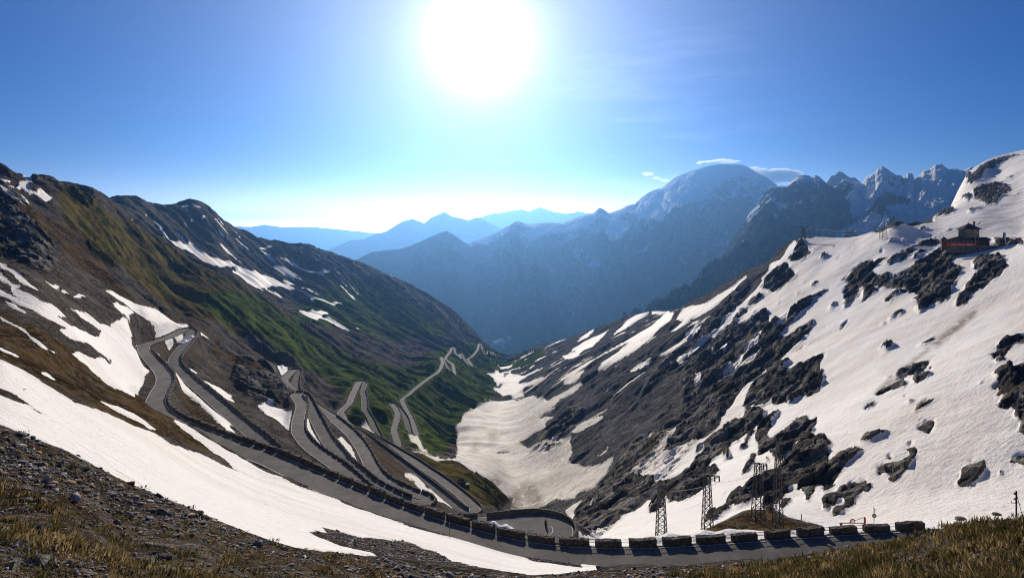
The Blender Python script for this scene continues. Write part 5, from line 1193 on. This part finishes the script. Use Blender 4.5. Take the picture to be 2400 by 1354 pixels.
for b in ((18, 1066, 62, DRK, "dark block at the left picture edge on the scree", 0), (88, 1050, 34, DRK, "small dark stone on the scree crest near the left edge", 1, None, .8),
          (305, 1136, 44, ORG, "rounded orange boulder on the scree crest against the snow", 2), (377, 1168, 30, DRK, "dark pointed stone on the crest right of the orange boulder", 3),
          (458, 1204, 46, DRK, "dark slab tilted on the scree crest halfway to the middle", 4), (112, 1066, 48, DRK, "flat dark slab lying below the crest at the left", 5),
          (190, 1100, 42, DRK, "dark overhanging slab in the middle of the left scree", 4), (275, 1148, 36, GRY, "blue grey slab standing in the scree below the orange boulder", 1),
          (10, 1222, 60, ORG, "rusty lichened boulder at the left picture edge", 6), (90, 1238, 80, GRY, "flat greenish grey slab in the brown grass at the left", 5),
          (170, 1262, 120, BRN, "long brown rock ledge in the left grass", 4), (28, 1276, 90, PAL, "pale lichen covered boulder low at the left edge", 0),
          (85, 1318, 120, PAL, "largest pale mossy mound at the bottom left", 6), (20, 1330, 80, PAL, "grey mossy mound in the bottom left corner", 2), (165, 1322, 70, PAL, "pale mossy mound right of the largest one", 6),
          (106, 1326, 24, PAL, "small whitish stone on the bottom left mounds", 3), (205, 1284, 50, PAL, "pale grey stone under the brown ledge", 2),
          (280, 1344, 74, ORG, "orange brown boulder at the bottom edge", 0), (370, 1340, 90, PAL, "wide lichened boulder at the bottom edge right of the orange one", 6),
          (345, 1298, 50, GRY, "grey stone in the grass left of the angular block", 1), (390, 1312, 60, GRY, "rough grey stone before the angular block", 2), (448, 1290, 78, PAL, "angular pale block in the bottom grass", 3),
          (315, 1192, 26, PAL, "whitish stone in the middle of the scree", 3), (480, 1242, 26, PAL, "small white stone low on the scree", 1), (128, 1176, 28, ORG, "orange shard on the left scree", 3),
          (560, 1270, 40, BRN, "brown stone at the right end of the scree crest", 5), (628, 1274, 44, DRK, "dark stone on the crest beside the snow tongue", 3), (664, 1288, 30, DRK, "dark stone next to the one beside the snow tongue", 0),
          (752, 1340, 66, RED, "reddish boulder at the bottom edge in the grass", 0), (1130, 1352, 34, DRK, "dark stone at the bottom edge near the middle", 2),
          (1410, 1334, 44, DRK, "dark rock at the snow's tip beside the near road", 0), (1580, 1340, 50, DRK, "dark slab in the rubble below the near road", 4), (1650, 1334, 34, GRY, "grey stone in the rubble right of the dark slab", 1),
          (1590, 1322, 30, GRY, "grey stone at the road's lower edge", 2), (1956, 1286, 46, PAL, "pale stone heap at the left end of the right grass bank", 1), (1990, 1284, 30, GRY, "grey stone on the grass bank below the barrier", 2),
          (2340, 1206, 30, BRN, "brown stone on the skyline of the right grass bank", 3), (2250, 1218, 44, GRY, "grey stone in the dark gap of the right grass bank", 5)):
    boulder(*b)
for b in ((873, 1278, 24, DRK, "dark pointed rock in the stony island within the snow", 3, 34.0), (744, 1247, 14, DRK, "small dark stone at the tip of the stony island", 0, 38.0), (965, 1292, 30, BRN, "brown rock at the lower edge of the stony island", 5, 29.0),
          (288, 1048, 14, ORG, "small reddish stone lying alone on the big snow field", 3, 40.0), (57, 912, 9, DRK, "tiny dark stone alone on the upper snow field", 1, 34.0),
          (1046, 1100, 18, RED, "rusty red boulder on the spur above the gorge", 2, 330.0)):
    boulder(*b)
def ruin():
    p = hit(1082, 1133, 250)
    t = empty("stone_ruin", p, .5); tag(t, "roofless grey stone ruin on the spur above the gorge", "ruin")
    for a, nm in (((-1.8, 1.8, -1.5, -1.1, -.8, 1.7), "wall"), ((-1.8, 1.8, 1.1, 1.5, -.8, 2.1), "wall"), ((-1.8, -1.4, -1.1, 1.1, -.8, 1.9), "wall"), ((1.4, 1.8, -1.1, 1.1, -.8, 1.2), "wall")):
        bm = bmesh.new(); boxes(bm, *a); bmesh.ops.subdivide_edges(bm, edges=list(bm.edges), cuts=3, use_grid_fill=True)
        for v in bm.verts: v.co += Vector((random.uniform(-.06, .06), random.uniform(-.06, .06), random.uniform(-.1, .1)))
        bm_obj(nm, bm, wall_mat, t)
    p = hit(1094, 1141, 240); o = empty("stone_hut", p, .3); tag(o, "small pale flat-roofed shelter below the stone ruin", "shelter")
    bm = bmesh.new(); boxes(bm, -1.2, 1.2, -1.0, 1.0, -.8, 1.6); bm_obj("wall", bm, wall_mat, o)
    bm = bmesh.new(); boxes(bm, -1.4, 1.4, -1.2, 1.2, 1.6, 1.85); bm_obj("roof", bm, M_conc, o)
ruin()
M_metal = plain("metal_roof", (.72, .73, .75), .35, .2)
def house(u, Y, L, W, H, rz, label):
    p = hit(u, Y, 900); t = empty("house", p, rz); tag(t, label, "house", "far houses at the valley head")
    bm = bmesh.new(); boxes(bm, -L / 2, L / 2, -W / 2, W / 2, -3, H); wl_ = bm_obj("wall", bm, M_pale, t)
    for x in np.arange(-L / 2 + 1.5, L / 2 - 1, 2.6):
        bm = bmesh.new(); boxes(bm, x, x + 1.1, -W / 2 - .06, -W / 2 + .1, H * .45, H * .78); bm_obj("window", bm, M_glass, wl_)
    bm = bmesh.new(); v = [bm.verts.new(c) for c in ((-L / 2 - .6, -W / 2 - .8, H), (L / 2 + .6, -W / 2 - .8, H), (L / 2 + .6, W / 2 + .8, H), (-L / 2 - .6, W / 2 + .8, H), (-L / 2 - .6, 0, H + W * .33), (L / 2 + .6, 0, H + W * .33))]
    for q in ((0, 1, 5, 4), (2, 3, 4, 5), (1, 2, 5), (3, 0, 4), (3, 2, 1, 0)): bm.faces.new([v[i] for i in q])
    bm_obj("roof", bm, M_metal, t)
house(1180, 842, 15, 9, 5, .05, "long far house with a bright roof at the valley head")
house(1198, 841, 8, 8, 4.5, .6, "small far house with a bright roof right of the long one")
house(1184, 849, 7, 6, 3.5, -.3, "tiny far house nearest the camera at the valley head")
house(1172, 848, 6, 5, 3, .2, "tiny far house left of the others at the valley head")

# ------------------------------------------------------------------ conifers on the far ridge
lf_ = NT("needles"); lfn = lf_.noise(lf_.pos(), .6, 4); needles = lf_.fin(lf_.mix(lf_.ss(.4, .6, lfn), (.010, .020, .010), (.030, .048, .020)), .9, None, .05)
bark = plain("bark", (.06, .04, .028), .9)
def pine_mesh(seed):
    r = random.Random(seed); bm = bmesh.new()
    for k in range(12):
        z = .12 + .88 * k / 12; R = .24 * (1 - z) ** .85 + .015
        for j in range(8):
            if r.random() < .12: continue
            a = j * math.tau / 8 + r.uniform(-.3, .3); l = R * r.uniform(.7, 1.2)
            d = Vector((math.cos(a), math.sin(a), 0)); s = Vector((-d.y, d.x, 0)) * l * .38
            b = Vector((0, 0, z + .05)); tip = d * l + Vector((0, 0, z - .05 * r.random() - .03))
            m1_ = d * l * .55 + Vector((0, 0, z))
            vs = [bm.verts.new(c) for c in (b, m1_ + s, tip, m1_ - s)]; bm.faces.new(vs)
    me = bpy.data.meshes.new("crown"); bm.to_mesh(me); bm.free(); me.materials.append(needles); return me
PINES = [pine_mesh(s) for s in range(4)]
bm = bmesh.new(); bmesh.ops.create_cone(bm, cap_ends=True, segments=6, radius1=.03, radius2=.006, depth=.95, matrix=Matrix.Translation((0, 0, .42)))
trunk_me = bpy.data.meshes.new("trunk"); bm.to_mesh(trunk_me); bm.free(); trunk_me.materials.append(bark)
rt = random.Random(21)
for i in range(64):
    if i < 46:
        u = rt.uniform(1062, 1172); Yr = np.interp(u, [1050, 1090, 1130, 1165], [722, 752, 800, 832]); p = hit(u, Yr + rt.uniform(4, 22) , 1250); lab = "small dark pine on the far left ridge above the hairpins"
    else:
        u = rt.uniform(1186, 1262); Yr = np.interp(u, [1180, 1250, 1265], [842, 815, 810]); p = hit(u, Yr + rt.uniform(3, 12), 1000); lab = "small dark pine right of the far houses"
    t = empty("pine_tree", p, rt.uniform(0, 6)); h = rt.uniform(6, 11); t.scale = (h, h, h)
    tag(t, lab, "tree", "pines far down the valley")
    for me, nm in ((PINES[i % 4], "crown"), (trunk_me, "trunk")):
        c = bpy.data.objects.new(nm, me); COL.objects.link(c); c.parent = t

# ------------------------------------------------------------------ ploughed snow beside the road
sm = NT("ploughed_snow"); smc = sm.pos(); smn = sm.noise(smc, 1.2, 6, .65)
snow_mat = sm.fin(sm.mix(sm.ss(.42, .62, smn), (.70, .68, .66), (.86, .86, .86)), .65, sm.bump(sm.math('MULTIPLY', smn, .5), .8, 1.0), .15)
def snow_bank(pts, W, H, label, seed, nx=90, ny=16):
    P, _ = spline(np.array([list(p) for p in pts]), .6)
    T_ = np.gradient(P[:, :2], axis=0); T_ /= np.linalg.norm(T_, axis=1)[:, None]; N_ = np.stack([T_[:, 1], -T_[:, 0]], 1)
    n = len(P); s = np.linspace(0, 1, n); v = np.linspace(-1, 1, ny)
    env = np.clip(np.minimum(s, 1 - s) * 6, 0, 1) ** .6
    lump = .75 + .5 * perlin(s * n * .6 / 2.6, s * 0, seed)
    XY = P[:, None, :2] + N_[:, None] * (v[None, :, None] * (W * env * (.8 + .4 * lump))[:, None, None] / 2)
    hgt = (1 - v[None] ** 2) ** .55 * (H * env * lump)[:, None]
    hgt = hgt + .16 * perlin(XY[..., 0] / .8, XY[..., 1] / .8, seed + 1) * (1 - v[None] ** 2)
    Z_ = P[:, None, 2] + hgt - .25
    o = link("snow_bank", make_mesh("snow_bank", np.concatenate([XY, Z_[..., None]], -1).reshape(-1, 3), grid_faces(n, ny)), snow_mat)
    tag(o, label, "snow bank")
def up(u, Y, d): return tuple(unproj(u, Y, d))
snow_bank([up(1095, 1249, 131), up(1140, 1251, 131), up(1180, 1254, 130), up(1215, 1256, 129.5)], 4.6, 3.3, "ploughed snow bank inside the big near bend", 5)
snow_bank([up(1480, 1275, 84), up(1560, 1272, 84), up(1650, 1265, 83), up(1720, 1256, 82), up(1775, 1252, 81)], 4.0, 1.3, "long ploughed snow bank behind the guard blocks below the pylons", 6)
snow_bank([up(418, 806, 300), up(440, 796, 312), up(455, 786, 322)], 3.5, 1.6, "snow heap between the two legs of the upper left hairpin", 7)
# ------------------------------------------------------------------ loose stones and dry grass on the near bank
SCREE_Z = blur(layer("""0 0 1|-420,900 0,1003 150,1062 300,1135 470,1205 600,1262 700,1292 760,1302 640,1300 520,1262 400,1240 300,1215 200,1185 100,1140 0,1110 -420,1050 / 860,1300 1000,1325 1200,1345 1400,1330 1560,1322 1700,1310 1760,1320 1700,1335 1640,1440 880,1440 800,1420 900,1350"""), 10)
GRASS_Z = blur(layer("""0 0 1|1560,1354 1640,1334 1700,1318 1850,1296 1960,1280 2100,1250 2180,1220 2300,1205 2400,1198 2825,1170 2825,1480 1500,1480"""), 8) + .20 * blur(layer("""0 0 1|-420,1080 0,1135 150,1200 300,1232 430,1255 560,1268 680,1292 800,1303 900,1318 930,1354 1000,1480 -420,1480"""), 14)
i1 = int(np.searchsorted(gv, math.log(20.5)))
YF = H0 - TZ[:i1 + 1] / GD[:i1 + 1] * F
wY = np.clip(YF[:-1] - YF[1:], 0, 30) * np.gradient(gu)[None] * (GD[:i1] < crest_d[None] * 1.01) * (YF[:-1] < 1470) * (np.abs(GU[:i1] - 1200) < 1640)
def scatter(n, dens):
    w = (wY * dens).ravel(); c = np.cumsum(w); k = np.searchsorted(c, rng.random(n) * c[-1])
    i, j = np.unravel_index(np.clip(k, 0, wY.size - 1), wY.shape)
    fi = rng.random(n); fj = rng.random(n); j2 = np.minimum(j + 1, NC - 1)
    d = np.exp(gv[i] * (1 - fi) + gv[i + 1] * fi); u = gu[j] * (1 - fj) + gu[j2] * fj
    x = (u - CX) / F * d
    return x, d, grid_at(TZ, u, d)
UF, YFm = GU[:i1], YF[:-1]
patchy = sstep(-.02, .16, perlin(TX[:i1] / 1.1, TY[:i1] / 1.1, 71)) * .9 + .1
scree_d = sample(SCREE_Z, UF, YFm) * 1.0 + .38
grass_d = sample(GRASS_Z, UF, YFm) * patchy + .035 * patchy
def stone_cloud(name, x, y, z, size, tint, mat, kind_label, cat):
    base = []
    for s in range(7):
        r = np.random.default_rng(300 + s); bm = bmesh.new(); bmesh.ops.create_icosphere(bm, subdivisions=1, radius=1.0)
        co = np.array([v.co for v in bm.verts]); fa = np.array([[v.index for v in f.verts] for f in bm.faces]); bm.free()
        for k in range(6):
            n = r.normal(size=3); n /= np.linalg.norm(n); sdist = co @ n - r.uniform(.35, .7); m = sdist > 0; co[m] -= np.outer(sdist[m], n)
        base.append((co * [1, r.uniform(.55, .95), r.uniform(.28, .62)], fa))
    V, Fc, Ti, off = [], [], [], 0
    which = rng.integers(0, 7, len(x))
    for s, (co, fa) in enumerate(base):
        m = which == s; n = m.sum()
        if not n: continue
        a = rng.random(n) * math.tau; b = rng.normal(0, .32, n)
        ca, sa, cb, sb = np.cos(a), np.sin(a), np.cos(b), np.sin(b)
        X = co[None, :, 0] * cb[:, None] + co[None, :, 2] * sb[:, None]; Z = -co[None, :, 0] * sb[:, None] + co[None, :, 2] * cb[:, None]; Y = np.broadcast_to(co[None, :, 1], X.shape)
        P = np.stack([X * ca[:, None] - Y * sa[:, None], X * sa[:, None] + Y * ca[:, None], Z], -1) * size[m][:, None, None]
        P += np.stack([x[m], y[m], z[m] + size[m] * .12], -1)[:, None]
        V.append(P.reshape(-1, 3)); Fc.append((fa[None] + (np.arange(n) * len(co))[:, None, None] + off).reshape(-1, 3)); Ti.append(np.repeat(tint[m], len(co))); off += n * len(co)
    me = make_mesh(name, np.vstack(V), np.vstack(Fc), False)
    add_attr(me, "tint", np.concatenate(Ti))
    o = link(name, me, mat); o["kind"] = "stuff"; tag(o, kind_label, cat)
    return o
pm = NT("pebble_stone"); pt_ = pm.attr("tint"); pn_ = pm.noise(pm.pos(), 14.0, 5, .7)
rp_ = pm.new("ShaderNodeValToRGB"); pm.l.new(pt_, rp_.inputs[0])
cr = rp_.color_ramp; cr.elements[0].color = (.050, .050, .053, 1); cr.elements[1].color = (.40, .385, .35, 1); cr.elements[1].position = 1.0
for ps, c in ((.35, (.105, .105, .108)), (.55, (.175, .172, .168)), (.72, (.21, .145, .085)), (.80, (.26, .15, .08)), (.86, (.23, .225, .215))):
    e = cr.elements.new(ps); e.color = (*c, 1)
pebble = pm.fin(pm.mix(1.0, rp_.outputs[0], pm.mix(pm.ss(.38, .62, pn_), (.75, .75, .75), (1.65, 1.65, 1.62)), 'MULTIPLY'), .9, None, .15)
x, y, z = scatter(26000, scree_d)
sz = np.clip(np.exp(rng.normal(math.log(5.6), .62, len(x))), 2, 34) / F * y * .62
stone_cloud("scree", x, y, z, sz, rng.random(len(x)), pebble, "loose grey and rusty stones scattered over the near bank", "scree")
# the stony island within the snow field, and rubble along the lower road edge
isl = blur(layer("""0 0 1|752,1236 800,1249 850,1262 925,1267 962,1272 990,1288 1025,1298 1062,1318 1100,1328 1180,1344 1100,1345 1000,1330 900,1312 830,1286 775,1262 / 1400,1330 1300,1322 1200,1303 1060,1266 1000,1250 900,1219 800,1185 700,1143 640,1118 700,1132 800,1172 900,1205 1000,1238 1100,1262 1200,1292 1320,1318 1420,1326"""), 3)
yy = H0 - TZ / GD * F
iw = np.clip(yy[:-1] - yy[1:], 0, 30) * np.gradient(gu)[None] * sample(isl, GU[:-1], yy[:-1]) * (GD[:-1] > crest_d[None] * 1.4) * (GD[:-1] < 120) * (np.abs(GU[:-1] - 1200) < 1640) * (road_d[:-1] > 2.9) * np.clip(1 - 1.6 * SN[:-1], 0, 1)
w = iw.ravel(); c = np.cumsum(w); k = np.searchsorted(c, rng.random(3600) * c[-1]); ii, jj = np.unravel_index(np.clip(k, 0, iw.size - 1), iw.shape)
u_ = gu[jj] + rng.uniform(-1.2, 1.2, len(jj)); d_ = np.exp(gv[ii] + (gv[1] - gv[0]) * 0)
stone_cloud("scree", (u_ - CX) / F * d_, d_, grid_at(TZ, u_, d_), np.clip(np.exp(rng.normal(math.log(3.6), .5, len(u_))), 1.6, 12) / F * d_ * .62, rng.random(len(u_)), pebble, "loose dark stones on the island within the snow and along the near road", "scree")

gm = NT("dry_grass"); gt_ = gm.attr("tint"); gr_ = gm.new("ShaderNodeValToRGB"); gm.l.new(gt_, gr_.inputs[0])
cr = gr_.color_ramp; cr.elements[0].color = (.030, .034, .010, 1); cr.elements[1].color = (.40, .30, .15, 1)
for ps, c in ((.25, (.055, .050, .016)), (.45, (.105, .078, .030)), (.65, (.17, .115, .047)), (.85, (.25, .18, .085))):
    e = cr.elements.new(ps); e.color = (*c, 1)
grass_mat = gm.fin(gr_.outputs[0], .7, None, .2)
tr = gm.new("ShaderNodeBsdfTranslucent"); gm.l.new(gr_.outputs[0], tr.inputs[0]); mx = gm.new("ShaderNodeMixShader"); mx.inputs[0].default_value = .5
gm.l.new(gm.b.outputs[0], mx.inputs[1]); gm.l.new(tr.outputs[0], mx.inputs[2]); gm.l.new(mx.outputs[0], gm.out.inputs["Surface"])
def grass(n_tuft, dens, bl, label):
    x, y, z = scatter(n_tuft, dens)
    hue = .5 + .5 * perlin(x / .9, y / .9, 91) + rng.normal(0, .22, n_tuft)
    hgt = rng.uniform(.5, 1.25, n_tuft) * np.where(x < 0, .46, .56) * (.75 + .5 * perlin(x / 1.7, y / 1.7, 92))
    tx = np.repeat(x, bl); ty = np.repeat(y, bl); tz = np.repeat(z, bl); n = len(tx)
    a = rng.random(n) * math.tau; rad = np.sqrt(rng.random(n)) * .15
    L = np.repeat(hgt, bl) * rng.uniform(.10, .27, n); lean = rng.uniform(.15, 1.0, n)
    px_ = tx + np.cos(a) * rad; py_ = ty + np.sin(a) * rad
    wd = rng.uniform(.0028, .0055, n) * (1 + ty / 9)
    lx, ly = np.cos(a + rng.normal(0, .7, n)) + .30, np.sin(a + rng.normal(0, .7, n)) - .15
    sx, sy = -np.sin(a), np.cos(a)
    V = []
    for t, wf in ((0, 1.0), (.4, .85), (.75, .55), (1.0, .06)):
        hx = lean * L * t * t * .9
        cx_ = px_ + lx * hx; cy_ = py_ + ly * hx; cz_ = tz + L * t * (1 - .35 * lean * t) - .02
        V.append(np.stack([np.stack([cx_ - sx * wd * wf, cy_ - sy * wd * wf, cz_], -1), np.stack([cx_ + sx * wd * wf, cy_ + sy * wd * wf, cz_], -1)], 1))
    V = np.stack(V, 1).reshape(-1, 3)
    q = np.array([[0, 1, 3, 2], [2, 3, 5, 4], [4, 5, 7, 6]])
    Fq = (q[None] + (np.arange(n) * 8)[:, None, None]).reshape(-1, 4)
    me = make_mesh("grass", V, Fq)
    add_attr(me, "tint", np.repeat(np.clip(np.repeat(hue, bl) * .85 + rng.normal(.0, .18, n), 0, 1), 8))
    o = link("grass", me, grass_mat); o["kind"] = "stuff"; tag(o, label, "grass")
grass(3900, grass_d, 42, "dry brown and olive grass tufts on the near bank")
